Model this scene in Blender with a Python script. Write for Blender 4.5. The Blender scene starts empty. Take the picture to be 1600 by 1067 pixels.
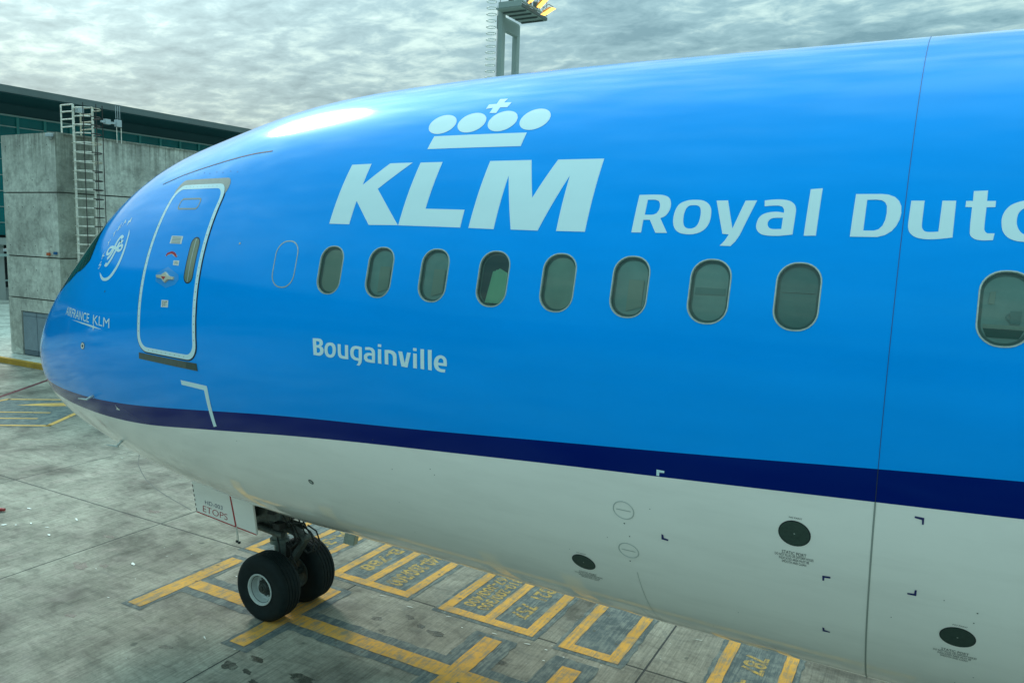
import bpy, bmesh, math, random
import numpy as np
from mathutils import Vector, Matrix
from mathutils.geometry import tessellate_polygon

R = math.radians
random.seed(4)
sc = bpy.context.scene
C = sc.collection

# ------------------------------------------------------------------ camera, world, sun, exposure
cam_d = bpy.data.cameras.new('camera'); cam = bpy.data.objects.new('camera', cam_d); C.objects.link(cam)
CAM = Vector((13.33, -8.455, 5.76)); YAW, PIT, ROL, FPX = 0.49786, 0.12899, 0.031655, 1215.6
cy, sy, cp, sp = math.cos(YAW), math.sin(YAW), math.cos(PIT), math.sin(PIT)
fwd = Vector((-sy*cp, cy*cp, -sp)); rt = Vector((cy, sy, 0)); up = rt.cross(fwd)
c_, s_ = math.cos(ROL), math.sin(ROL)
r2 = c_*rt + s_*up; u2 = -s_*rt + c_*up
M = Matrix.Identity(4)
for i in range(3):
    M[i][0] = r2[i]; M[i][1] = u2[i]; M[i][2] = -fwd[i]; M[i][3] = CAM[i]
cam.matrix_world = M
cam_d.sensor_width = 36; cam_d.lens = FPX/1600*36; cam_d.clip_start = .05; cam_d.clip_end = 3000
sc.camera = cam
sc.render.resolution_x, sc.render.resolution_y = 1024, 682

SUN_DIR = Vector((-.72, .41, .56)).normalized()
w = bpy.data.worlds.new('World'); sc.world = w; w.use_nodes = True
nt = w.node_tree; nt.nodes.clear(); NW = nt.nodes; LW = nt.links
def wn(t, **k):
    n = NW.new(t)
    for a, b in k.items(): setattr(n, a, b)
    return n
out = wn('ShaderNodeOutputWorld'); bg = wn('ShaderNodeBackground')
sky = wn('ShaderNodeTexSky'); sky.sky_type = 'NISHITA'; sky.sun_disc = False
sky.sun_elevation = math.asin(SUN_DIR.z); sky.sun_rotation = math.atan2(SUN_DIR.x, SUN_DIR.y)
sky.air_density = 1.0; sky.dust_density = 3.0
bg.inputs['Strength'].default_value = .1
tc = wn('ShaderNodeTexCoord'); sep = wn('ShaderNodeSeparateXYZ'); LW.new(tc.outputs['Generated'], sep.inputs[0])
zc = wn('ShaderNodeMath', operation='MAXIMUM'); LW.new(sep.outputs[2], zc.inputs[0]); zc.inputs[1].default_value = 0.0
za = wn('ShaderNodeMath', operation='ADD'); LW.new(zc.outputs[0], za.inputs[0]); za.inputs[1].default_value = .12
dx = wn('ShaderNodeMath', operation='DIVIDE'); LW.new(sep.outputs[0], dx.inputs[0]); LW.new(za.outputs[0], dx.inputs[1])
dy = wn('ShaderNodeMath', operation='DIVIDE'); LW.new(sep.outputs[1], dy.inputs[0]); LW.new(za.outputs[0], dy.inputs[1])
cmb = wn('ShaderNodeCombineXYZ'); LW.new(dx.outputs[0], cmb.inputs[0]); LW.new(dy.outputs[0], cmb.inputs[1])
mp = wn('ShaderNodeMapping'); mp.inputs['Rotation'].default_value = (0, 0, R(25)); mp.inputs['Scale'].default_value = (1.0, 1.35, 1)
mp.inputs['Location'].default_value = (3.1, 1.7, 0)
LW.new(cmb.outputs[0], mp.inputs[0])
n1 = wn('ShaderNodeTexNoise'); n1.inputs['Scale'].default_value = .75; n1.inputs['Detail'].default_value = 6; n1.inputs['Roughness'].default_value = .55; n1.inputs['Distortion'].default_value = .35
n2 = wn('ShaderNodeTexNoise'); n2.inputs['Scale'].default_value = 7.0; n2.inputs['Detail'].default_value = 8; n2.inputs['Roughness'].default_value = .62; n2.inputs['Distortion'].default_value = .25
for n_ in (n1, n2): LW.new(mp.outputs[0], n_.inputs['Vector'])
nm = wn('ShaderNodeMix', data_type='FLOAT'); nm.inputs[0].default_value = .44
LW.new(n1.outputs[0], nm.inputs[2]); LW.new(n2.outputs[0], nm.inputs[3])
cr = wn('ShaderNodeValToRGB'); e = cr.color_ramp
e.elements[0].position = .40; e.elements[0].color = (.135, .275, .315, 1)
e.elements[1].position = .60; e.elements[1].color = (.50, .70, .66, 1)
m_ = e.elements.new(.5); m_.color = (.245, .42, .455, 1)
LW.new(nm.outputs[0], cr.inputs[0])
# thin-cloud glow around the veiled sun
dot = wn('ShaderNodeVectorMath', operation='DOT_PRODUCT'); LW.new(tc.outputs['Generated'], dot.inputs[0]); dot.inputs[1].default_value = SUN_DIR
dm = wn('ShaderNodeMath', operation='MAXIMUM'); LW.new(dot.outputs['Value'], dm.inputs[0]); dm.inputs[1].default_value = 0
pw = wn('ShaderNodeMath', operation='POWER'); LW.new(dm.outputs[0], pw.inputs[0]); pw.inputs[1].default_value = 30
gl = wn('ShaderNodeMath', operation='MULTIPLY_ADD'); LW.new(pw.outputs[0], gl.inputs[0]); gl.inputs[1].default_value = 3.0; gl.inputs[2].default_value = 1.0
vs = wn('ShaderNodeVectorMath', operation='SCALE'); LW.new(cr.outputs[0], vs.inputs[0]); LW.new(gl.outputs[0], vs.inputs['Scale'])
cie = wn('ShaderNodeMath', operation='MULTIPLY_ADD'); LW.new(zc.outputs[0], cie.inputs[0]); cie.inputs[1].default_value = 14.0; cie.inputs[2].default_value = 2.9   # an overcast sky is about three times brighter overhead than at the horizon
v10 = wn('ShaderNodeVectorMath', operation='SCALE'); LW.new(vs.outputs[0], v10.inputs[0]); LW.new(cie.outputs[0], v10.inputs['Scale'])
mx = wn('ShaderNodeMix', data_type='RGBA'); mx.inputs[0].default_value = .93
LW.new(sky.outputs[0], mx.inputs[6]); LW.new(v10.outputs[0], mx.inputs[7])
LW.new(mx.outputs[2], bg.inputs[0]); LW.new(bg.outputs[0], out.inputs[0])

sd = bpy.data.lights.new('sun', 'SUN'); sun = bpy.data.objects.new('sun', sd); C.objects.link(sun)
sd.energy = .8; sd.angle = R(10); sd.color = (1.0, .97, .86)
sun.rotation_euler = SUN_DIR.to_track_quat('Z', 'Y').to_euler()
sun.location = (0, 0, 40)
sc.view_settings.view_transform = 'Standard'; sc.view_settings.look = 'None'
sc.view_settings.exposure = 1.03; sc.view_settings.gamma = 1

# ------------------------------------------------------------------ materials
class NB:
    def __init__(s, name):
        s.m = bpy.data.materials.new(name); s.m.use_nodes = True; s.t = s.m.node_tree
        s.b = s.t.nodes['Principled BSDF']
    def n(s, t, **k):
        x = s.t.nodes.new(t)
        for a, b in k.items(): setattr(x, a, b)
        return x
    def l(s, a, b): s.t.links.new(a, b)
    def pos(s, scale=(1,1,1), rot=(0,0,0)):
        g = s.n('ShaderNodeNewGeometry'); m = s.n('ShaderNodeMapping')
        m.inputs['Scale'].default_value = scale; m.inputs['Rotation'].default_value = rot
        s.l(g.outputs['Position'], m.inputs[0]); return m.outputs[0]
    def noise(s, vec, scale, detail=4, rough=.55, dist=0):
        x = s.n('ShaderNodeTexNoise'); x.inputs['Scale'].default_value = scale; x.inputs['Detail'].default_value = detail
        x.inputs['Roughness'].default_value = rough; x.inputs['Distortion'].default_value = dist; s.l(vec, x.inputs['Vector']); return x.outputs[0]
    def ramp(s, fac, stops):
        x = s.n('ShaderNodeValToRGB'); e = x.color_ramp
        e.elements[0].position = stops[0][0]; e.elements[0].color = (*stops[0][1], 1)
        e.elements[1].position = stops[-1][0]; e.elements[1].color = (*stops[-1][1], 1)
        for p, c in stops[1:-1]:
            q = e.elements.new(p); q.color = (*c, 1)
        s.l(fac, x.inputs[0]); return x.outputs[0]
    def mixc(s, f, a, b, mode='MIX'):
        x = s.n('ShaderNodeMix', data_type='RGBA', blend_type=mode)
        if isinstance(f, float): x.inputs[0].default_value = f
        else: s.l(f, x.inputs[0])
        for i, v in ((6, a), (7, b)):
            if isinstance(v, tuple): x.inputs[i].default_value = (*v, 1)
            else: s.l(v, x.inputs[i])
        return x.outputs[2]
    def bump(s, h, st=.2, dist=.01):
        x = s.n('ShaderNodeBump'); x.inputs['Strength'].default_value = st; x.inputs['Distance'].default_value = dist
        s.l(h, x.inputs['Height']); s.l(x.outputs[0], s.b.inputs['Normal'])
def g3(v): return (v, v, v)
MAT = {}
def simple(name, col, rough=.5, metal=0., coat=0., var=.0, scale=6., spec=.5, crough=.05):
    a = NB(name); a.b.inputs['Roughness'].default_value = rough; a.b.inputs['Metallic'].default_value = metal
    a.b.inputs['Coat Weight'].default_value = coat; a.b.inputs['Coat Roughness'].default_value = crough
    a.b.inputs['Specular IOR Level'].default_value = spec
    if var:
        f = a.noise(a.pos(), scale, 5, .6)
        lo = tuple(c*(1-var) for c in col); hi = tuple(min(1, c*(1+var)) for c in col)
        a.l(a.ramp(f, [(.3, lo), (.7, hi)]), a.b.inputs['Base Color'])
    else: a.b.inputs['Base Color'].default_value = (*col, 1)
    MAT[name] = a.m; return a
def paint(name, col, var=.03, dirt=.0, cior=1.29, tint=None):
    a = NB(name); b = a.b
    b.inputs['Roughness'].default_value = .38; b.inputs['Coat Weight'].default_value = 0 if tint else 1; b.inputs['Coat Roughness'].default_value = .05
    b.inputs['Coat IOR'].default_value = cior; b.inputs['Specular IOR Level'].default_value = .0
    if tint:      # pearl paint: the mirror-like reflection itself is tinted by the pigment flakes
        b.inputs['Roughness'].default_value = .095; b.inputs['IOR'].default_value = 1.42; b.inputs['Specular IOR Level'].default_value = .5; b.inputs['Specular Tint'].default_value = (*tint, 1)
    f = a.noise(a.pos((.35, 1, 1)), 2.2, 5, .6)
    lo = tuple(c*(1-var) for c in col); hi = tuple(min(1, c*(1+var)) for c in col)
    col_o = a.ramp(f, [(.35, lo), (.65, hi)])
    if dirt:
        f2 = a.noise(a.pos((.5, 2.5, 2.5)), 1.6, 7, .65)
        col_o = a.mixc(a.ramp(f2, [(.48, g3(0)), (.75, g3(dirt))]), col_o, (.28, .27, .22))
    a.l(col_o, b.inputs['Base Color'])
    f3 = a.noise(a.pos((.6, 1, 1), (.3, .2, .1)), 1.0, 1, .5)
    a.bump(f3, .06, .02)
    a.b.inputs['Coat Weight'].default_value = a.b.inputs['Coat Weight'].default_value
    a.t.links.new([n for n in a.t.nodes if n.type == 'BUMP'][0].outputs[0], b.inputs['Coat Normal'])
    MAT[name] = a.m
paint('blue_paint', (.0, .325, .95), tint=(.10, .75, 1))
paint('navy_paint', (.0, .009, .15), tint=(.05, .3, .8))
paint('white_paint', (.93, .91, .85), .02, .10, cior=1.45)
paint('letter_white', (.66, .86, .90), .02, cior=1.3)
simple('frame_metal', (.42, .50, .46), .35, .5, var=.15, scale=30)
simple('grey_plate', (.30, .32, .29), .45, .3, var=.1, scale=20)
simple('sill_grey', (.10, .13, .11), .45, .3, var=.15, scale=20)
simple('arc_grey', (.10, .11, .10), .8)
simple('seam_faint', (.48, .51, .47), .5)
simple('door_pane', (.20, .235, .155), .2, var=.15, scale=5)
simple('dark_gap', (.01, .02, .03), .6)
simple('seam_blue', (.0, .09, .33), .4)
simple('seam_white', (.30, .33, .30), .5)
simple('port_dark', (.05, .085, .07), .35, .4, var=.15, scale=40)
simple('port_rim', (.004, .008, .015), .3)
simple('navy_mark', (.005, .01, .12), .4)
simple('black_mark', (.02, .03, .03), .6)
simple('placard_white', (.72, .74, .70), .5)
simple('beige_handle', (.55, .53, .42), .4)
simple('red_mark', (.42, .015, .02), .5)
simple('recess_blue', (.02, .33, .85), .35, coat=.8)  # blue chosen to stand in for sky reflected in the hollow recess
simple('rubber', (.006, .014, .015), .75, var=.3, scale=9, spec=.3)
simple('rim_paint', (.52, .58, .56), .4, coat=.3, var=.08, scale=20)
simple('hub_dark', (.05, .06, .055), .5, .5, var=.4, scale=40)
simple('gear_metal', (.10, .125, .115), .45, .4, var=.4, scale=14)
simple('strut_grey', (.17, .22, .20), .4, .25, var=.3, scale=14)
simple('gear_dark', (.018, .024, .022), .6, var=.5, scale=12)
simple('chrome', (.55, .57, .55), .12, 1.)
simple('lamp_glass', (.75, .78, .7), .1)
a = simple('reveal_grey', (.13, .26, .24), .6)
a = simple('shade_teal', (.34, .52, .49), .35, var=.12, scale=4)
simple('shade_deep', (.17, .35, .33), .4, var=.1, scale=4)
simple('shade_green', (.36, .52, .44), .35, var=.12, scale=4)
simple('band_dark', (.01, .13, .10), .5)
a = simple('shade_grey', (.42, .50, .42), .4)
a = simple('cabin_dark', (.05, .12, .12), .5)
a = simple('curtain', (.40, .75, .52), .8)
# window glass: clear pane with a fresnel reflection
a = NB('pane_glass'); a.t.nodes.remove(a.b)
o_ = a.t.nodes['Material Output']; tr = a.n('ShaderNodeBsdfTransparent'); tr.inputs[0].default_value = (.72, .86, .82, 1)
gs = a.n('ShaderNodeBsdfGlossy'); gs.inputs['Roughness'].default_value = .02; fr = a.n('ShaderNodeFresnel'); fr.inputs[0].default_value = 1.5
ms = a.n('ShaderNodeMixShader'); a.l(fr.outputs[0], ms.inputs[0]); a.l(tr.outputs[0], ms.inputs[1]); a.l(gs.outputs[0], ms.inputs[2]); a.l(ms.outputs[0], o_.inputs[0]); MAT['pane_glass'] = a.m
simple('cockpit_glass', (.01, .03, .02), .08, coat=1)
# concrete apron with brushed grooves, stains, bleaching
def apron(name, seed=0, base=(.300, .290, .238)):
    a = NB(name)
    p = a.pos((1, 1, 1), (0, 0, 0))
    str_ = a.noise(a.pos((12, 1.1, 1), (0, 0, R(-3))), 1.0, 6, .68)         # grooves run across the stand
    fine = a.noise(a.pos((38, 1.6, 1), (0, 0, R(-3))), 1.0, 3, .6)
    blot = a.noise(p, .55, 7, .62, .4)
    blot2 = a.noise(p, 2.3, 8, .7, .6); blot3 = a.noise(a.pos((1.5, 3.2, 1), (0, 0, R(12))), 1.9, 6, .65, .5)
    patch = a.noise(a.pos((1.0, .55, 1)), .8, 3, .5, .2)
    col = a.ramp(blot, [(.36, tuple(c*.42 for c in base)), (.49, tuple(c*.85 for c in base)), (.64, tuple(c*1.2 for c in base))])
    col = a.mixc(.55, col, a.ramp(blot3, [(.38, g3(.58)), (.5, g3(.98)), (.66, g3(1.14))]), 'MULTIPLY')
    col = a.mixc(.30, col, a.ramp(str_, [(.34, g3(.55)), (.52, g3(1)), (.72, g3(1.28))]), 'MULTIPLY')
    col = a.mixc(.5, col, a.ramp(fine, [(.36, g3(.62)), (.6, g3(1.2))]), 'MULTIPLY')
    st = a.ramp(blot2, [(.56, g3(0)), (.70, g3(.75))])
    stm = a.mixc(1.0, st, a.ramp(patch, [(.45, g3(0)), (.62, g3(1))]), 'MULTIPLY')
    col = a.mixc(stm, col, (.085, .10, .085))
    grit = a.noise(p, 22, 5, .75); col = a.mixc(.45, col, a.ramp(grit, [(.34, g3(.62)), (.5, g3(1)), (.68, g3(1.25))]), 'MULTIPLY')
    # long drag marks
    dr = a.noise(a.pos((.9, 5.5, 1), (0, 0, R(28))), 1.3, 6, .7, .3)
    col = a.mixc(a.ramp(dr, [(.56, g3(0)), (.74, g3(.55))]), col, (.12, .135, .12))
    sp = a.n('ShaderNodeTexVoronoi'); sp.inputs['Scale'].default_value = 1.1; a.l(p, sp.inputs['Vector'])
    wob = a.noise(p, 9, 3, .6)
    spm = a.n('ShaderNodeMath', operation='MULTIPLY_ADD'); a.l(wob, spm.inputs[0]); spm.inputs[1].default_value = .12; a.l(sp.outputs['Distance'], spm.inputs[2])
    col = a.mixc(a.ramp(spm.outputs[0], [(.10, g3(.7)), (.125, g3(0))]), col, (.09, .10, .085))
    # oblique pale scrapes and flecks
    fl = a.noise(a.pos((3.0, 9, 1), (0, 0, R(-20))), 2.2, 3, .5, .5)
    col = a.mixc(a.ramp(fl, [(.745, g3(0)), (.775, g3(.8))]), col, (.72, .78, .74))
    a.l(col, a.b.inputs['Base Color'])
    rr = a.ramp(blot2, [(.4, g3(.88)), (.7, g3(.6))]); a.l(rr, a.b.inputs['Roughness'])
    a.b.inputs['Specular IOR Level'].default_value = .3
    h = a.n('ShaderNodeMath', operation='ADD'); a.l(str_, h.inputs[0]); a.l(fine, h.inputs[1]); a.bump(h.outputs[0], .3, .008)
    MAT[name] = a.m
apron('apron_concrete')
apron('apron_far', base=(.42, .45, .40))  # mostly unseen concrete, set paler than the slabs to bounce light onto the belly
simple('joint_sealant', (.03, .035, .035), .8)
def groundpaint(name, col, wear=(.20, .22, .19), lo=.46, amt=.8, sc_=5.):
    a = NB(name); p = a.pos()
    f = a.noise(p, sc_, 8, .72, .3); f2 = a.noise(a.pos((26, 1.6, 1)), 1, 5, .7); f3 = a.noise(p, 1.1, 4, .6)
    base = a.ramp(f3, [(.3, tuple(c*.78 for c in col)), (.7, tuple(c*1.15 for c in col))])
    ad0 = a.n('ShaderNodeMath', operation='ADD'); a.l(f, ad0.inputs[0]); a.l(f2, ad0.inputs[1]); ad = a.n('ShaderNodeMath', operation='MULTIPLY'); a.l(ad0.outputs[0], ad.inputs[0]); ad.inputs[1].default_value = .5
    w_ = a.ramp(ad.outputs[0], [(lo+.09, g3(0)), (lo+.22, g3(amt))])
    c_o = a.mixc(w_, base, wear)
    v = a.n('ShaderNodeTexVoronoi'); v.inputs['Scale'].default_value = 4.2; a.l(p, v.inputs['Vector'])
    c_o = a.mixc(a.ramp(v.outputs['Distance'], [(.10, g3(.65)), (.14, g3(0))]), c_o, (.11, .10, .07))
    a.l(c_o, a.b.inputs['Base Color']); a.b.inputs['Roughness'].default_value = .8; a.b.inputs['Specular IOR Level'].default_value = .25
    a.bump(ad.outputs[0], .4, .008); MAT[name] = a.m
groundpaint('yellow_paint', (.76, .40, .075), lo=.37)
groundpaint('pale_yellow', (.66, .40, .12))
groundpaint('stencil_yellow', (.60, .40, .10), (.10, .12, .12), lo=.345, amt=.85, sc_=12.)
groundpaint('grey_underpaint', (.10, .13, .135), (.26, .29, .26), lo=.37)
groundpaint('dark_red_line', (.13, .035, .045), (.25, .2, .2))
groundpaint('kerb_yellow', (.50, .30, .05))
simple('white_fleck', (.78, .82, .78), .7, var=.1)
# cast concrete with streaking
def cast(name, base=(.36, .39, .34), streak=.85):
    a = NB(name); p = a.pos()
    b1 = a.noise(p, .45, 7, .62, .3); b2 = a.noise(a.pos((6, 6, .35)), 1.0, 6, .65); b3 = a.noise(p, 7, 6, .65)
    col = a.ramp(b1, [(.3, tuple(c*.6 for c in base)), (.55, base), (.75, tuple(c*1.2 for c in base))])
    col = a.mixc(streak, col, a.ramp(b2, [(.32, g3(.45)), (.5, g3(.95)), (.7, g3(1.15))]), 'MULTIPLY')
    b4 = a.noise(p, 2.0, 8, .72, .5); col = a.mixc(.6, col, a.ramp(b4, [(.38, g3(.55)), (.5, g3(1)), (.66, g3(1.12))]), 'MULTIPLY')
    col = a.mixc(.6, col, a.ramp(b3, [(.3, g3(.62)), (.7, g3(1.25))]), 'MULTIPLY')
    # run-off staining that starts at the parapet
    g = a.n('ShaderNodeNewGeometry'); sx = a.n('ShaderNodeSeparateXYZ'); a.l(g.outputs['Position'], sx.inputs[0])
    mr = a.n('ShaderNodeMapRange'); a.l(sx.outputs[2], mr.inputs[0]); mr.inputs[1].default_value = 7.4; mr.inputs[2].default_value = 9.5
    run = a.noise(a.pos((9, 9, .25)), .8, 5, .7, .2)
    mm = a.n('ShaderNodeMath', operation='MULTIPLY'); a.l(mr.outputs[0], mm.inputs[0]); a.l(a.ramp(run, [(.38, g3(0)), (.66, g3(.8))]), mm.inputs[1])
    col = a.mixc(mm.outputs[0], col, (.075, .085, .065))
    a.l(col, a.b.inputs['Base Color']); a.b.inputs['Roughness'].default_value = .85
    a.bump(b3, .4, .02); MAT[name] = a.m
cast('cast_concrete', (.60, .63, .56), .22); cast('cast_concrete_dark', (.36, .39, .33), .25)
simple('concrete_joint', (.06, .065, .055), .9)
simple('hoop_white', (.80, .84, .80), .5)
simple('galv_white', (.75, .76, .66), .6, var=.35, scale=7)
simple('ladder_dark', (.035, .03, .028), .7, var=.5, scale=9)
simple('rust_white', (.50, .46, .36), .7, var=.5, scale=12)
simple('box_white', (.42, .50, .52), .5)
simple('door_grey', (.21, .28, .33), .5, var=.12, scale=3)
simple('door_dark', (.10, .14, .17), .5)
simple('fascia_grey', (.12, .16, .16), .55, var=.1, scale=.5)
simple('roof_grey', (.16, .18, .18), .7, var=.1, scale=.5)
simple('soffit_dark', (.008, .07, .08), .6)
simple('teal_glass', (.0, .15, .155), .25, spec=.25, var=.25, scale=.3)
simple('teal_mullion', (.03, .26, .25), .45)
simple('pale_transom', (.30, .42, .40), .5)
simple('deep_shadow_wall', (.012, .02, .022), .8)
simple('canopy_pale', (.30, .34, .32), .6)
simple('mast_grey', (.30, .38, .36), .55, var=.06, scale=.4)
simple('mast_dark', (.10, .13, .125), .6)
simple('lamp_housing', (.20, .15, .09), .5)
simple('orange_box', (.55, .12, .04), .5); simple('blue_box', (.02, .12, .30), .5)
simple('jet_bridge_skin', (.05, .07, .085), .45, var=.1, scale=.6)
simple('jet_bridge_red', (.35, .03, .03), .5)
simple('van_white', (.6, .65, .62), .4)
def emis(name, col, st):
    a = NB(name); a.b.inputs['Emission Color'].default_value = (*col, 1); a.b.inputs['Emission Strength'].default_value = st
    a.b.inputs['Base Color'].default_value = (*col, 1); MAT[name] = a.m
emis('sodium_lamp', (1.0, .50, .08), 1.6)

# ------------------------------------------------------------------ object helpers
def tag(o, label=None, cat=None, group=None, kind=None):
    if label: o['label'] = label
    if cat: o['category'] = cat
    if group: o['group'] = group
    if kind: o['kind'] = kind
    return o
def empty(name, loc=(0,0,0), rot=(0,0,0)):
    o = bpy.data.objects.new(name, None); C.objects.link(o); o.location = loc; o.rotation_euler = rot; o.empty_display_size = .3
    return o
def link(name, me, mat, parent=None):
    o = bpy.data.objects.new(name, me); C.objects.link(o)
    if mat is not None: me.materials.append(MAT[mat])
    if parent is not None: o.parent = parent
    return o
def obj(name, bm, mat, parent=None, smooth=False):
    me = bpy.data.meshes.new(name); bm.to_mesh(me); bm.free()
    if smooth:
        for p in me.polygons: p.use_smooth = True
    return link(name, me, mat, parent)
def add_box(bm, x0, x1, y0, y1, z0, z1, bev=0.):
    r = bmesh.ops.create_cube(bm, size=1)
    for v in r['verts']:
        v.co = Vector(((x0+x1)/2+v.co.x*(x1-x0), (y0+y1)/2+v.co.y*(y1-y0), (z0+z1)/2+v.co.z*(z1-z0)))
    if bev:
        es = list({e for v in r['verts'] for e in v.link_edges})
        bmesh.ops.bevel(bm, geom=es, offset=bev, segments=1, affect='EDGES')
def box(name, x0, x1, y0, y1, z0, z1, mat, parent=None, bev=0.):
    bm = bmesh.new(); add_box(bm, x0, x1, y0, y1, z0, z1, bev); return obj(name, bm, mat, parent)
def add_tube(bm, p, q, r, r1=None, seg=8, cap=True):
    p, q = Vector(p), Vector(q); d = q-p; L = d.length
    if L < 1e-6: return
    m = Matrix.Translation((p+q)/2) @ d.to_track_quat('Z', 'Y').to_matrix().to_4x4()
    bmesh.ops.create_cone(bm, cap_ends=cap, segments=seg, radius1=r, radius2=r if r1 is None else r1, depth=L, matrix=m)
def tube(name, p, q, r, mat, parent=None, seg=8, r1=None):
    bm = bmesh.new(); add_tube(bm, p, q, r, r1, seg)
    o = obj(name, bm, mat, parent, True); o.data.set_sharp_from_angle(angle=R(50)); return o
def add_path(bm, pts, r, seg=6):
    for a_, b_ in zip(pts[:-1], pts[1:]): add_tube(bm, a_, b_, r, None, seg)
def add_lathe(bm, prof, cen, axis='Y', seg=64):
    """prof: list of (radius, along)"""
    rings = []
    for k in range(seg):
        t = 2*math.pi*k/seg; c, s = math.cos(t), math.sin(t); ring = []
        for r_, a_ in prof:
            if axis == 'Y': co = (cen[0]+r_*c, cen[1]+a_, cen[2]+r_*s)
            elif axis == 'Z': co = (cen[0]+r_*c, cen[1]+r_*s, cen[2]+a_)
            else: co = (cen[0]+a_, cen[1]+r_*c, cen[2]+r_*s)
            ring.append(bm.verts.new(co))
        rings.append(ring)
    for k in range(seg):
        A, B = rings[k], rings[(k+1) % seg]
        for j in range(len(prof)-1):
            try: bm.faces.new((A[j], A[j+1], B[j+1], B[j]))
            except ValueError: pass
def lathe(name, prof, cen, mat, parent, axis='Y', seg=64, sharp=40):
    bm = bmesh.new(); add_lathe(bm, prof, cen, axis, seg)
    bmesh.ops.remove_doubles(bm, verts=bm.verts, dist=1e-5); bmesh.ops.recalc_face_normals(bm, faces=bm.faces)
    o = obj(name, bm, mat, parent, True); o.data.set_sharp_from_angle(angle=R(sharp)); return o
def bevel_mod(o, w_=.01, seg=2):
    m = o.modifiers.new('bevel', 'BEVEL'); m.width = w_; m.segments = seg; m.limit_method = 'ANGLE'; m.angle_limit = R(40); return o

# ------------------------------------------------------------------ ground: slabs, joints
apron_o = box('apron', -400, 400, -300, 500, -.6, -.012, 'apron_far'); tag(apron_o, kind='structure', label='pale concrete apron under the aircraft')
S, GX, GY = 5.0, .28, -3.75
proto_slab = None
joint = bmesh.new()
for i in range(-6, 4):
    for j in range(-1, 5):
        x0, y0 = GX+i*S, GY+j*S
        if proto_slab is None:
            bm = bmesh.new(); add_box(bm, .011, S-.011, .011, S-.011, -.30, 0, .006)
            me = bpy.data.meshes.new('concrete_slab'); bm.to_mesh(me); bm.free(); me.materials.append(MAT['apron_concrete']); proto_slab = me
        o = bpy.data.objects.new('concrete_slab', proto_slab); C.objects.link(o); o.location = (x0, y0, random.uniform(-.0012, .0)); o.parent = apron_o
for i in range(-6, 5):
    add_box(joint, GX+i*S-.012, GX+i*S+.012, GY-S, GY+5*S, -.02, -.006)
for j in range(-1, 6):
    add_box(joint, GX-6*S, GX+4*S, GY+j*S-.012, GY+j*S+.012, -.021, -.0065)
o = obj('joint_sealant', joint, 'joint_sealant', apron_o)

def flat(name, loops, mat, z, parent=apron_o):
    bm = bmesh.new()
    flatv = [v for l in loops for v in l]
    vs_ = [bm.verts.new((x, y, z)) for x, y in flatv]
    for t in tessellate_polygon([[Vector((x, y, 0)) for x, y in l] for l in loops]):
        try:
            f = bm.faces.new([vs_[k] for k in t])
        except ValueError: continue
    bm.normal_update()
    for f in bm.faces:
        if f.normal.z < 0: f.normal_flip()
    return obj(name, bm, mat, parent)
def rough_strip(p, q, w_, jit=.006, n=None, taper=None):
    """an outline of a hand-painted strip from p to q with slightly uneven edges"""
    p, q = Vector(p), Vector(q); d = (q-p); L = d.length; d.normalize(); nn = Vector((-d.y, d.x))
    n = n or max(2, int(L/.12)); A, B = [], []
    for k in range(n+1):
        c = p+d*L*k/n
        ww = w_/2
        A.append(tuple(c+nn*(ww+random.uniform(-jit, jit)))); B.append(tuple(c-nn*(ww+random.uniform(-jit, jit))))
    return A+B[::-1]
def strip(name, p, q, w_, mat='yellow_paint', z=.0075, jit=.006): return flat(name, [rough_strip(p, q, w_, jit)], mat, z)
def under(x0, x1, y0, y1, z=.0035):
    o = flat('painted_surround', [rough_strip(((x0+x1)/2, y0), ((x0+x1)/2, y1), x1-x0, .02)], 'grey_underpaint', z); return o
# lead-in line and stop bars
under(2.66, 3.10, -1.26, .98); under(4.90, 5.42, -1.28, .95, .0037); under(7.78, 8.48, -.75, .95, .0037); under(9.06, 9.75, -.75, .95, .0037)
flat('painted_surround', [rough_strip((3.0, -.19), (12.5, -.19), .62, .02)], 'grey_underpaint', .0033)
for x in (2.87, 5.11, 8.12): strip('stop_bar', (x, -1.18 if x < 6 else -1.05), (x, .86), .29, z=.0078)
strip('stop_bar', (9.42, -1.1), (9.42, .74), .29, z=.0078)
strip('lead_in_line', (3.02, -.20), (4.965, -.20), .27); strip('lead_in_line', (5.255, -.20), (7.975, -.20), .28); strip('lead_in_line', (8.265, -.20), (9.275, -.20), .28); strip('lead_in_line', (9.565, -.2), (13.5, -.2), .28)
LW_ = .15
def ubox(xs, yb, yt, closed=False, w_=LW_):
    x0, x1 = min(xs), max(xs)
    under(x0-.15, x1+.17, yb-.17, yt+.15, .0031)
    strip('box_line', (x0-w_/2, yb), (x1+w_/2, yb), w_)
    for x in xs: strip('box_line', (x, yb+w_/2+.001), (x, yt), w_)
    if closed: strip('box_line', (x0-w_/2, yt+w_/2+.001), (x1+w_/2, yt+w_/2+.001), w_)
ubox((2.68, 3.33, 4.02), 1.33, 4.6); ubox((4.71, 5.37, 6.20), 1.34, 4.6, w_=.17); ubox((6.98, 7.74, 8.48), 1.30, 4.6, w_=.17)
ubox((9.09, 9.83), 1.26, 4.6, w_=.17); ubox((11.18, 12.0), .95, 2.70, True, w_=.17)
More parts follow.
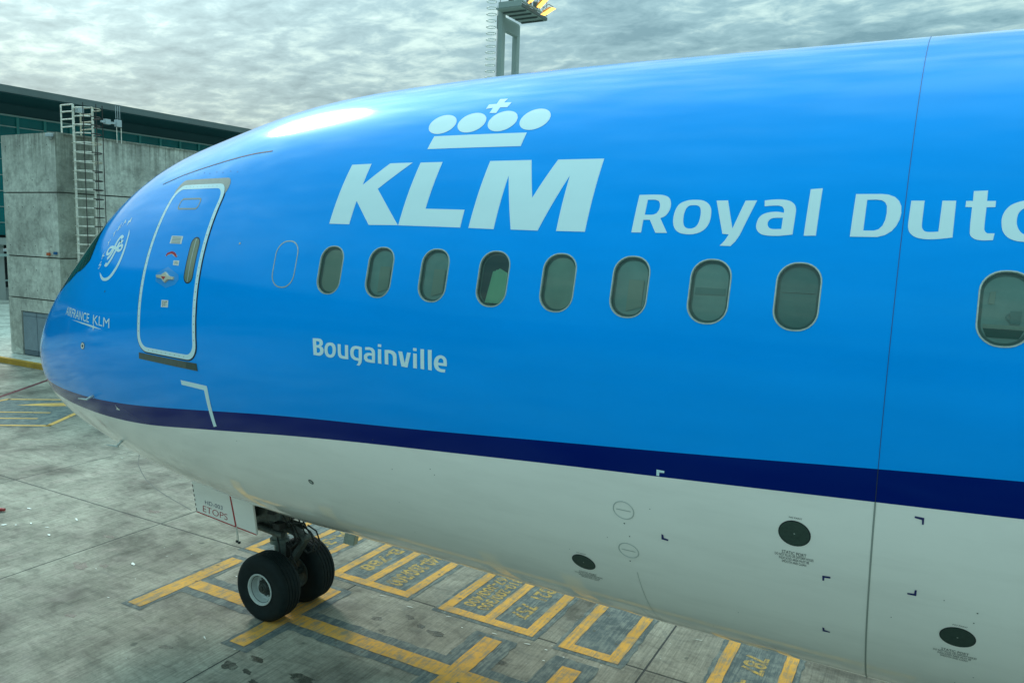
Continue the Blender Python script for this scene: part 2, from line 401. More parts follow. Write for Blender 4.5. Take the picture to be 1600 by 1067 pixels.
# text written by the built-in font, laid flat
dg = None
def text_mesh(body, size=1.0, bold=0.0, res=4, spacing=1.0):
    cu = bpy.data.curves.new('t', 'FONT'); cu.body = body; cu.size = size; cu.offset = bold; cu.resolution_u = res; cu.space_character = spacing; cu.fill_mode = 'BOTH'
    ob = bpy.data.objects.new('t', cu); C.objects.link(ob)
    bpy.context.view_layer.update(); d_ = bpy.context.evaluated_depsgraph_get()
    me = bpy.data.meshes.new_from_object(ob.evaluated_get(d_)); bpy.data.objects.remove(ob); bpy.data.curves.remove(cu)
    vs_ = np.array([v.co[:2] for v in me.vertices]); fs = [tuple(p.vertices) for p in me.polygons]; bpy.data.meshes.remove(me)
    mn, mx_ = vs_.min(0), vs_.max(0)
    return (vs_-mn)/(mx_-mn), fs, (mx_-mn)
def ground_text(body, x0, x1, y_far, y_near):
    """letters stand with their tops toward +x and run toward -y"""
    v, f, _ = text_mesh(body, bold=.03)
    me = bpy.data.meshes.new('stencil_text')
    me.from_pydata([(x0+(x1-x0)*b, y_far+(y_near-y_far)*a_, .0055) for a_, b in v], [], f)
    link('stencil_text', me, 'stencil_yellow', apron_o)
ground_text('B-788', 4.86, 5.14, 2.75, 1.72); ground_text('A-330', 3.5, 3.82, 2.9, 1.75)
ground_text('A340-200/300', 5.60, 5.94, 3.1, 1.52)
ground_text('B767-300/400', 7.13, 7.36, 3.0, 1.55); ground_text('A310-200/300', 7.39, 7.60, 3.0, 1.55)
ground_text('A321  757', 7.94, 8.24, 3.0, 1.62); ground_text('787', 11.40, 11.72, 2.44, 1.93); ground_text('-8/9', 11.40, 11.72, 1.72, 1.2)
# red clearance line, equipment box at the far left
flat('clearance_line', [rough_strip((-10.2, .05), (-16.4, 9.55), .16)], 'dark_red_line', .0045)
A_, B_, C2_, D_ = (-9.93, 5.95), (-8.93, 4.45), (-13.9, .9), (-17.2, 3.3)
flat('painted_surround', [[(-8.95, 4.35), (-10.3, 6.35), (-10.9, 7.6), (-13.55, 5.85), (-13.0, 1.6)]], 'grey_underpaint', .0030)
for p, q, w__ in (((-13.42, 5.83), (-10.8, 7.65), .14), ((-12.9, 1.9), (-8.9, 4.57), .15), ((-8.95, 4.50), (-10.9, 7.6), .16), ((-13.42, 5.9), (-13.0, 1.75), .16),
                  ((-13.2, 3.75), (-10.5, 5.5), .11), ((-12.8, 2.95), (-10.05, 4.85), .11)):
    strip('equipment_box_line', p, q, w__, 'pale_yellow')
flat('painted_arrow', [[(-12.35, 5.5), (-11.35, 6.05), (-10.6, 6.75), (-10.75, 6.9), (-11.5, 6.35), (-11.15, 6.6), (-11.3, 6.75), (-12.0, 6.1)]], 'pale_yellow', .0060)
# dark seal arc on the concrete and pale spill flecks
arc = [(-4.9, 4.7), (-4.3, 4.1), (-3.6, 3.55), (-2.9, 3.15), (-2.32, 2.85), (-1.65, 2.58), (-1.0, 2.38), (-.3, 2.2), (.15, 2.08)]
flat('seal_arc', [[(x, y+.011) for x, y in arc]+[(x, y-.011) for x, y in arc[::-1]]], 'arc_grey', .0025)
random.seed(11)
def blob(cx, cy_, rx, ry, rot=0, n=11):
    c, s = math.cos(rot), math.sin(rot); P_ = []
    for k in range(n):
        t = 2*math.pi*k/n; r_ = random.uniform(.6, 1.1); a_, b_ = rx*r_*math.cos(t), ry*r_*math.sin(t); P_.append((cx+a_*c-b_*s, cy_+a_*s+b_*c))
    return P_
fk = [(-2.6, .35, .16, .05), (-1.75, -.1, .09, .04), (-1.9, -.3, .06, .04), (-2.1, -.42, .12, .07), (-1.3, -.05, .1, .03), (-1.25, .5, .2, .04), (-.9, -.25, .12, .05), (-2.7, -.75, .2, .1),
      (1.55, -.25, .16, .06), (2.35, -1.25, .05, .02), (4.6, -1.3, .12, .02), (5.2, -1.3, .06, .015), (8.05, 1.0, .1, .02), (6.5, 1.02, .12, .02), (8.6, 1.0, .1, .02), (9.2, .95, .03, .02),
      (1.2, -.7, .04, .02), (2.1, -.6, .03, .015), (3.4, .35, .05, .02), (5.9, 1.1, .14, .015), (7.2, 1.08, .1, .015), (8.9, 1.0, .06, .02), (10.7, 2.45, .14, .012), (9.0, .72, .05, .02), (7.55, .9, .04, .02)]
bmf = bmesh.new()
for cx_, cy_, rx, ry in fk:
    P_ = blob(cx_, cy_, rx*.5, ry*.5, random.uniform(-.5, .5)); f = bmf.faces.new([bmf.verts.new((x, y, .0092)) for x, y in P_]);
bmf.normal_update()
for f in bmf.faces:
    if f.normal.z < 0: f.normal_flip()
o = obj('spilled_flecks', bmf, 'white_fleck', apron_o); o['kind'] = 'stuff'

a = NB('oil_stain'); f_ = a.noise(a.pos(), 6, 6, .7); a.b.inputs['Base Color'].default_value = (.045, .050, .035, 1); a.b.inputs['Roughness'].default_value = .55
a.l(a.ramp(f_, [(.36, g3(.15)), (.56, g3(.78))]), a.b.inputs['Alpha']); MAT['oil_stain'] = a.m
bmf = bmesh.new()
for k, (cx_, cy_, rx, ry) in enumerate([(5.45, -1.62, .14, .10), (5.78, -1.60, .10, .05), (5.65, -1.32, .14, .07), (6.5, -1.35, .25, .10), (6.05, -1.75, .12, .07), (3.55, 1.5, .20, .13), (3.95, 2.15, .16, .10), (.85, -.75, .22, .12), (1.2, -.55, .12, .06), (-.4, 1.6, .2, .1), (4.35, -1.75, .12, .05), (5.2, -1.2, .07, .05), (6.3, .45, .11, .07), (6.7, .75, .10, .06), (6.6, .2, .08, .05), (7.0, .62, .09, .06), (8.45, .35, .16, .08), (7.3, .55, .16, .08), (2.4, -1.9, .13, .05), (.1, .3, .16, .06), (6.9, -1.5, .07, .04), (7.4, -1.35, .1, .06)]):
    f = bmf.faces.new([bmf.verts.new((x, y, .0018+.00004*k)) for x, y in blob(cx_, cy_, rx, ry, random.uniform(-.4, .4), 16)])
bmf.normal_update()
for f in bmf.faces:
    if f.normal.z < 0: f.normal_flip()
o = obj('oil_stains', bmf, 'oil_stain', apron_o); o['kind'] = 'stuff'

# ------------------------------------------------------------------ aircraft surface
UK = np.array([0,.35,.7,1.0,1.3,1.6,1.9,2.2,2.5,2.8,3.1,3.5,4.0,4.8]); ZC = 4.72
PT, PB, PW, PM = [np.array(q) for q in [[-1.2001, -0.9647, -0.5122, 0.0454, 0.7176, 1.4363, 2.0996, 2.46, 2.7532, 2.8918, 2.9512, 2.9605, 2.9648, 2.9704], [-1.2001, -1.5283, -1.8392, -2.0851, -2.3091, -2.4915, -2.6802, -2.8473, -2.9386, -2.9403, -2.9524, -2.971, -2.9654, -2.9704], [-0.0, 0.4765, 0.9476, 1.3413, 1.7157, 2.025, 2.327, 2.534, 2.7067, 2.809, 2.8656, 2.9029, 2.8839, 2.8851], [-1.2001, -1.1678, -1.0834, -0.9739, -0.8467, -0.7015, -0.4784, -0.2828, -0.0886, -0.0027, 0.0009, 0.0029, 0.0006, -0.0]]]
def m2(y):
    n = len(UK); h = np.diff(UK); A = np.zeros((n, n)); b = np.zeros(n); A[0,0] = A[-1,-1] = 1
    for i in range(1, n-1):
        A[i,i-1] = h[i-1]; A[i,i] = 2*(h[i-1]+h[i]); A[i,i+1] = h[i]; b[i] = 6*((y[i+1]-y[i])/h[i]-(y[i]-y[i-1])/h[i-1])
    return np.linalg.solve(A, b)
MM = [m2(q) for q in (PT, PB, PW, PM)]
def spl(y, m, u):
    i = np.clip(np.searchsorted(UK, u)-1, 0, len(UK)-2); d = UK[i+1]-UK[i]; a = (UK[i+1]-u)/d; b = (u-UK[i])/d
    return a*y[i]+b*y[i+1]+((a**3-a)*m[i]+(b**3-b)*m[i+1])*d*d/6
def sect(x):
    u = np.sqrt(np.clip(x, 0, 23)); return [spl(q, m, u) for q, m in zip((PT, PB, PW, PM), MM)]
def surf(x, p):
    x = np.asarray(x, float); p = np.asarray(p, float); t, b, w_, m = sect(x); s = np.sin(p)
    z = ZC+m+np.where(s > 0, t-m, m-b)*s
    return np.stack([x+0*z, -w_*np.cos(p), z], -1)
def snorm(x, p):
    h = 2e-3; x = np.maximum(np.asarray(x, float), .004)
    n = np.cross(surf(x+h, p)-surf(x-h, p), surf(x, p+h)-surf(x, p-h)); n /= np.linalg.norm(n, axis=-1, keepdims=True)+1e-12
    c = surf(x, p)-np.array([6.0, 0, ZC-.3])*np.array([1, 0, 1]); c[..., 0] = np.minimum(surf(x, p)[..., 0]-6.0, 0)
    sgn = np.sign((n*c).sum(-1, keepdims=True)); sgn[sgn == 0] = 1
    return n*sgn
def phi_z(x, z):
    t, b, w_, m = sect(np.asarray(x, float)); q = np.asarray(z, float)-ZC-m
    return np.arcsin(np.clip(q/np.where(q > 0, t-m, m-b), -.9999, .9999))
def conform(name, xy, faces, mat, parent, off=.002, mirror=False, offs=None):
    """2D points (station, section angle) wrapped on the fuselage, off metres proud of it, with exact surface normals"""
    xy = np.asarray(xy, float); P_ = surf(xy[:, 0], xy[:, 1]); N_ = snorm(xy[:, 0], xy[:, 1])
    o_ = np.full(len(xy), off) if offs is None else np.asarray(offs, float)
    V = P_+N_*o_[:, None]
    fs = []
    for f in faces:
        f = list(f); a_, b_, c = V[f[0]], V[f[1]], V[f[2]]
        if np.dot(np.cross(b_-a_, c-a_), N_[f[0]]) < 0: f = f[::-1]
        fs.append(f)
    if mirror:
        k = len(V); V2 = V*np.array([1, -1, 1]); N2 = N_*np.array([1, -1, 1]); fs = fs+[[k+q for q in f[::-1]] for f in fs]; V = np.concatenate([V, V2]); N_ = np.concatenate([N_, N2])
    me = bpy.data.meshes.new(name); me.from_pydata(V.tolist(), [], fs)
    for p in me.polygons: p.use_smooth = True
    me.normals_split_custom_set_from_vertices(N_.tolist())
    return link(name, me, mat, parent)
def cut_grid(loops, gx=.12, gp=.035, pre=None):
    bm = bmesh.new()
    if pre is None:
        vs_ = [bm.verts.new((x, p, 0)) for l in loops for x, p in l]
        for t in tessellate_polygon([[Vector((x, p, 0)) for x, p in l] for l in loops]):
            try: bm.faces.new([vs_[k] for k in t])
            except ValueError: pass
    else:
        vs_ = [bm.verts.new((x, p, 0)) for x, p in pre[0]]
        for t in pre[1]:
            try: bm.faces.new([vs_[k] for k in t])
            except ValueError: pass
    xs = [v.co.x for v in bm.verts]; ps = [v.co.y for v in bm.verts]
    for ax, lo, hi, st in ((0, min(xs), max(xs), gx), (1, min(ps), max(ps), gp)):
        k = math.ceil(lo/st+1e-6)
        while k*st < hi-1e-6:
            co = [0, 0, 0]; co[ax] = k*st; no = [0, 0, 0]; no[ax] = 1
            bmesh.ops.bisect_plane(bm, geom=bm.verts[:]+bm.edges[:]+bm.faces[:], dist=1e-6, plane_co=co, plane_no=no); k += 1
    bm.verts.index_update(); xy = [(v.co.x, v.co.y) for v in bm.verts]; fs = [[v.index for v in f.verts] for f in bm.faces]; bm.free()
    return xy, fs
def smooth_loop(l, ang=42, sub=4):
    """rounds the gentle turns of a traced outline and keeps its true corners; the section angle counts 2.95 m per radian"""
    P_ = [np.array([x, p*2.95]) for x, p in l]; n = len(P_); cor = []
    for i in range(n):
        a_ = P_[i]-P_[i-1]; b_ = P_[(i+1) % n]-P_[i]; c = abs(math.degrees(math.atan2(a_[0]*b_[1]-a_[1]*b_[0], a_@b_))); cor.append(c > ang)
    res = []
    for i in range(n):
        p0, p1, p2, p3 = P_[i-1], P_[i], P_[(i+1) % n], P_[(i+2) % n]
        if cor[i] and cor[(i+1) % n]: res.append(p1); continue
        t1 = (p2-p0)/2 if not cor[i] else (p2-p1); t2 = (p3-p1)/2 if not cor[(i+1) % n] else (p2-p1)
        L_ = np.linalg.norm(p2-p1)
        t1 = t1/ max(np.linalg.norm(t1), 1e-9)*L_; t2 = t2/max(np.linalg.norm(t2), 1e-9)*L_
        for k in range(sub):
            t = k/sub; res.append((2*t**3-3*t**2+1)*p1+(t**3-2*t**2+t)*t1+(-2*t**3+3*t**2)*p2+(t**3-t**2)*t2)
    return [(float(q[0]), float(q[1])/2.95) for q in res]
def decal(name, loops, mat, parent, off=.002, mirror=False, sm=False, gx=.12, gp=.035):
    if sm: loops = [smooth_loop(l) for l in loops]
    xy, fs = cut_grid(loops, gx, gp); return conform(name, xy, fs, mat, parent, off, mirror)
def xz(l, close=True, st=.10):
    """outline given in station and height, densified so it follows the section"""
    out = []
    n = len(l)
    for i in range(n if close else n-1):
        a_, b_ = np.array(l[i]), np.array(l[(i+1) % n]); k = max(1, int(np.linalg.norm(b_-a_)/st))
        for j in range(k): out.append(tuple(a_+(b_-a_)*j/k))
    if not close: out.append(tuple(l[-1]))
    A = np.array(out); return list(zip(A[:, 0].tolist(), phi_z(A[:, 0], A[:, 1]).tolist()))
def rrect(cx, cz, hw, hh, r, n=8):
    P_ = []
    for sx, sz, a0 in ((1, 1, 0), (-1, 1, 90), (-1, -1, 180), (1, -1, 270)):
        for k in range(n+1):
            t = R(a0+90*k/n); P_.append((cx+sx*(hw-r)+r*math.cos(t), cz+sz*(hh-r)+r*math.sin(t)))
    return P_
def ribbon(pts, w_):
    P_ = [np.array(p) for p in pts]; A, B = [], []
    for i, p in enumerate(P_):
        d = (P_[min(i+1, len(P_)-1)]-P_[max(i-1, 0)])*np.array([1, 2.95]); d /= np.linalg.norm(d); nn = np.array([-d[1], d[0]])*w_/2/np.array([1, 2.95])
        A.append(tuple(p+nn)); B.append(tuple(p-nn))
    return A+B[::-1]
def skin_text(name, body, corners, mat, parent, off=.002, gx=.12, gp=.035, bold=.0, mode='phi'):
    """corners: lower left, lower right, upper right, upper left on the skin (station, angle or height)"""
    v, f, _ = text_mesh(body, bold=bold, res=3)
    c = [np.array(q) for q in corners]
    P_ = [((1-a_)*(1-b_)*c[0]+a_*(1-b_)*c[1]+a_*b_*c[2]+(1-a_)*b_*c[3]) for a_, b_ in v]
    P_ = np.array(P_)
    if mode == 'z': P_[:, 1] = phi_z(P_[:, 0], P_[:, 1])
    xy, fs = cut_grid(None, gx, gp, pre=(P_.tolist(), f)); return conform(name, xy, fs, mat, parent, off)

plane = tag(empty('airliner', (0, 0, 0)), 'bright blue and white wide-body airliner parked on the concrete stand', 'airplane')

# section-angle of the livery boundaries along the body
f1x = [0, 1.5, 2.5, 3.4, 4.06, 4.87, 5.98, 6.52, 8.89, 10.6, 11.92, 13.09, 13.9, 16, 30]; f1p = [-.25, -.285, -.315, -.340, -.341, -.331, -.316, -.306, -.249, -.198, -.164, -.130, -.110, -.062, .06]
f2p = [-.37, -.415, -.440, -.456, -.455, -.441, -.406, -.394, -.318, -.268, -.238, -.2120, -.195, -.145, -.04]
phi1 = lambda x: np.interp(x, f1x, f1p); phi2 = lambda x: np.interp(x, f1x, f2p)
def smooth_tab(fn):
    xs = np.linspace(0, 30, 601); y = fn(xs); k = np.ones(25)/25; y2 = np.convolve(np.pad(y, 12, mode='edge'), k, 'valid'); return lambda x: np.interp(x, xs, y2)
phi1 = smooth_tab(phi1); phi2 = smooth_tab(phi2)
PITCH, XW, WP = .6096, 8.219, .2450
wins = [t for t in range(0, 13) if t != 8]
xst = [float(v)**2 for v in np.linspace(.02, 2.78, 100)]
bx = []
for t in range(0, 13):
    c = XW+PITCH*t
    for k in (-.2, -.1, 0, .1, .2): bx.append(c+k)
    bx.append(c+.3048)
xst = [0.0]+xst+[7.85]+bx+[XW+PITCH*12+.7+k for k in np.arange(0, 14.6, .6)]
xst = np.array(sorted(set(round(v, 5) for v in xst)))
rows_mid = np.linspace(.13, .36, 7); NU = 7
def rows_upper(x):
    lo = np.linspace(phi1(x), .13, NU)[:-1]; hi = np.linspace(.36, math.pi/2, 34)[1:]
    return np.concatenate([lo, rows_mid, hi])
def grid(name, rowfn, mat, holes=False, label=None):
    rows = np.array([rowfn(x) for x in xst]); nr = rows.shape[1]; nx = len(xst)
    V = np.stack([np.repeat(xst, nr), rows.ravel()], 1).tolist(); F = []; F2 = []
    hole = set()
    if holes:
        for t in wins:
            c = XW+PITCH*t; i0 = int(np.argmin(abs(xst-(c-.2)))); 
            for i in range(i0, i0+4):
                for j in range(NU-1, NU+5): hole.add((i, j))
    for i in range(nx-1):
        for j in range(nr-1):
            q = [i*nr+j, (i+1)*nr+j, (i+1)*nr+j+1, i*nr+j+1]
            F2.append(q)
            if (i, j) not in hole: F.append(q)
    base = len(V)
    if holes:
        for t in wins:
            c = XW+PITCH*t; i0 = int(np.argmin(abs(xst-(c-.2)))); i1 = i0+4; j0, j1 = NU-1, NU+5
            idx = [(i, j0) for i in range(i0, i1)]+[(i1, j) for j in range(j0, j1)]+[(i, j1) for i in range(i1, i0, -1)]+[(i0, j) for j in range(j1, j0, -1)]
            outer = [i*nr+j for i, j in idx]; ov = oval(c, .144, .235, .132); k0 = len(V); V += ov; inner = list(range(k0, k0+len(ov)))
            allv = outer+inner
            for tri in tessellate_polygon([[Vector((*V[k], 0)) for k in outer], [Vector((*V[k], 0)) for k in inner]]):
                q0, q1, q2 = [V[allv[k]] for k in tri]
                if abs((q1[0]-q0[0])*(q2[1]-q0[1])-(q2[0]-q0[0])*(q1[1]-q0[1])) > 1e-6: F.append([allv[k] for k in tri])
    # port half with holes, starboard half whole
    xy = np.array(V); P_ = surf(xy[:, 0], xy[:, 1]); N_ = snorm(xy[:, 0], xy[:, 1]); N_[xy[:, 0] < .003] = (-1, 0, 0)
    k = len(P_); V3 = np.concatenate([P_, P_*np.array([1, -1, 1])]); N3 = np.concatenate([N_, N_*np.array([1, -1, 1])])
    FF = []
    for f in F:
        a_, b_, c = P_[f[0]], P_[f[1]], P_[f[2]]
        FF.append(f if np.dot(np.cross(b_-a_, c-a_), N_[f].mean(0)) >= 0 else f[::-1])
    for f in F2:
        a_, b_, c = V3[f[0]+k], V3[f[1]+k], V3[f[2]+k]; g_ = [q+k for q in f]
        FF.append(g_ if np.dot(np.cross(b_-a_, c-a_), N3[g_].mean(0)) >= 0 else g_[::-1])
    me = bpy.data.meshes.new(name); me.from_pydata(V3.tolist(), [], FF)
    for p in me.polygons: p.use_smooth = True
    me.normals_split_custom_set_from_vertices(N3.tolist())
    return link(name, me, mat, plane)
def oval(cx, hw, hh, r, n=7):
    return [(x, p/2.95+WP) for x, p in rrect(cx, 0, hw, hh, r, n)]
grid('upper_skin', rows_upper, 'blue_paint', True)
grid('cheat_line', lambda x: np.linspace(phi2(x), phi1(x), 5), 'navy_paint')
grid('belly_skin', lambda x: np.linspace(-math.pi/2, phi2(x), 34), 'white_paint')
tag(bpy.data.objects['upper_skin'], label='glossy bright blue upper skin'); tag(bpy.data.objects['cheat_line'], label='dark navy stripe along the body'); tag(bpy.data.objects['belly_skin'], label='off-white belly skin')
bm = bmesh.new(); bmesh.ops.create_circle(bm, cap_ends=True, segments=64, radius=2.9, matrix=Matrix.Translation((float(xst[-1])-.01, 0, ZC)) @ Matrix.Rotation(R(90), 4, 'Y')); obj('aft_bulkhead', bm, 'reveal_grey', plane)

# cabin windows
def loops_strip(name, L_list, offs, mat, parent):
    xy = [q for l in L_list for q in l]; n = len(L_list[0]); F = []; oo = []
    for k, l in enumerate(L_list): oo += [offs[k]]*n
    for k in range(len(L_list)-1):
        for i in range(n): F.append([k*n+i, k*n+(i+1) % n, (k+1)*n+(i+1) % n, (k+1)*n+i])
    P_ = surf(np.array(xy)[:, 0], np.array(xy)[:, 1]); N_ = snorm(np.array(xy)[:, 0], np.array(xy)[:, 1]); V = P_+N_*np.array(oo)[:, None]
    me = bpy.data.meshes.new(name); me.from_pydata(V.tolist(), [], F); bm_ = bmesh.new(); bm_.from_mesh(me); bmesh.ops.recalc_face_normals(bm_, faces=bm_.faces)
    bm_.to_mesh(me); bm_.free()
    for p in me.polygons: p.use_smooth = True
    me.set_sharp_from_angle(angle=R(35))
    return link(name, me, mat, parent)
shade_m = {0: 'shade_grey', 1: 'shade_teal', 2: 'shade_teal', 3: 'cabin_dark', 4: 'shade_green', 5: 'shade_teal', 6: 'shade_teal', 7: 'shade_deep', 9: 'shade_teal'}
for t in wins:
    c = XW+PITCH*t
    fr_ = loops_strip('cabin_window', [oval(c, .152, .243, .139), oval(c, .150, .241, .137), oval(c, .142, .233, .130), oval(c, .1385, .2295, .1275)], [-.002, .004, .004, -.012], 'frame_metal', plane)
    loops_strip('reveal', [oval(c, .139, .230, .128), oval(c, .135, .226, .125), oval(c, .134, .225, .124), oval(c, .122, .212, .113)], [-.011, -.013, -.034, -.036], 'reveal_grey', fr_)
    ov = oval(c, .139, .230, .128); conform('pane', ov, [list(range(len(ov)))], 'pane_glass', fr_, -.010)
    d = -.038
    ov = oval(c, .126, .216, .116); conform('shade', ov, [list(range(len(ov)))], shade_m.get(t, 'shade_teal'), fr_, d)
    if t in (1, 2, 5):      # half-drawn inner panel
        q = [(c-.02, WP-.185/2.95), (c+.10, WP-.15/2.95), (c+.10, WP+.06/2.95), (c-.02, WP+.06/2.95)]
        conform('inner_panel', q, [[0, 1, 2, 3]], 'shade_grey' if t != 5 else 'placard_teal' if 'placard_teal' in MAT else 'shade_grey', fr_, d+.01)
    if t in (6, 7, 9):      # narrow horizontal band across the opening
        zb = {6: -.02, 7: .03, 9: -.125}[t]; zt = {6: .03, 7: .07, 9: -.10}[t]
        conform('inner_band', [(c-.110, WP+zb/2.95), (c+.110, WP+zb/2.95), (c+.110, WP+zt/2.95), (c-.110, WP+zt/2.95)], [[0, 1, 2, 3]], 'shade_deep' if t != 9 else 'shade_grey', fr_, d+.006)
    if t == 9:
        conform('inner_ledge', [(c-.085, WP-.180/2.95), (c+.085, WP-.180/2.95), (c+.108, WP-.128/2.95), (c-.108, WP-.128/2.95)], [[0, 1, 2, 3]], 'band_dark', fr_, d+.008)
        conform('mug', [(c+.030, WP-.090/2.95), (c+.085, WP-.090/2.95), (c+.090, WP-.010/2.95), (c+.030, WP-.010/2.95)], [[0, 1, 2, 3]], 'shade_deep', fr_, d+.010)
        hp = [(c+.030-.022*math.sin(math.pi*k_/8), WP+(-.025-.045*k_/8)/2.95) for k_ in range(9)]
        rb_ = ribbon(hp, .008); conform('mug_handle', rb_, [[k_, k_+1, 16-k_, 17-k_] for k_ in range(8)], 'shade_deep', fr_, d+.012)
        conform('inner_placard', [(c-.090, WP+.03/2.95), (c-.060, WP+.03/2.95), (c-.055, WP+.11/2.95), (c-.085, WP+.11/2.95)], [[0, 1, 2, 3]], 'shade_grey', fr_, d+.009)
    if t == 3:
        n = 15; q = []; of = []
        for k in range(n):
            s_k = k/(n-1); q.append((c-.065+.19*s_k, WP+(-.205)/2.95)); of.append(d+.012+.010*math.sin(k*2.4))
        for k in range(n):
            s_k = k/(n-1); q.append((c-.025+.15*s_k, WP+(.095-.07*abs(s_k-.45))/2.95)); of.append(d+.012+.010*math.sin(k*2.4))
        conform('pleated_cushion', q, [[k, k+1, n+k+1, n+k] for k in range(n-1)], 'curtain', fr_, offs=of)
# blanked window outline ahead of the first one
ob_ = [(x, p/2.95+.261) for x, p in rrect(7.597, 0, .160, .248, .145, 7)]; ib_ = [(x, p/2.95+.261) for x, p in rrect(7.597, 0, .148, .236, .135, 7)]
o = loops_strip('plugged_window', [ob_, ib_], [.0025, .0025], 'frame_metal', plane); o['label'] = 'painted-over window, only its thin outline shows'

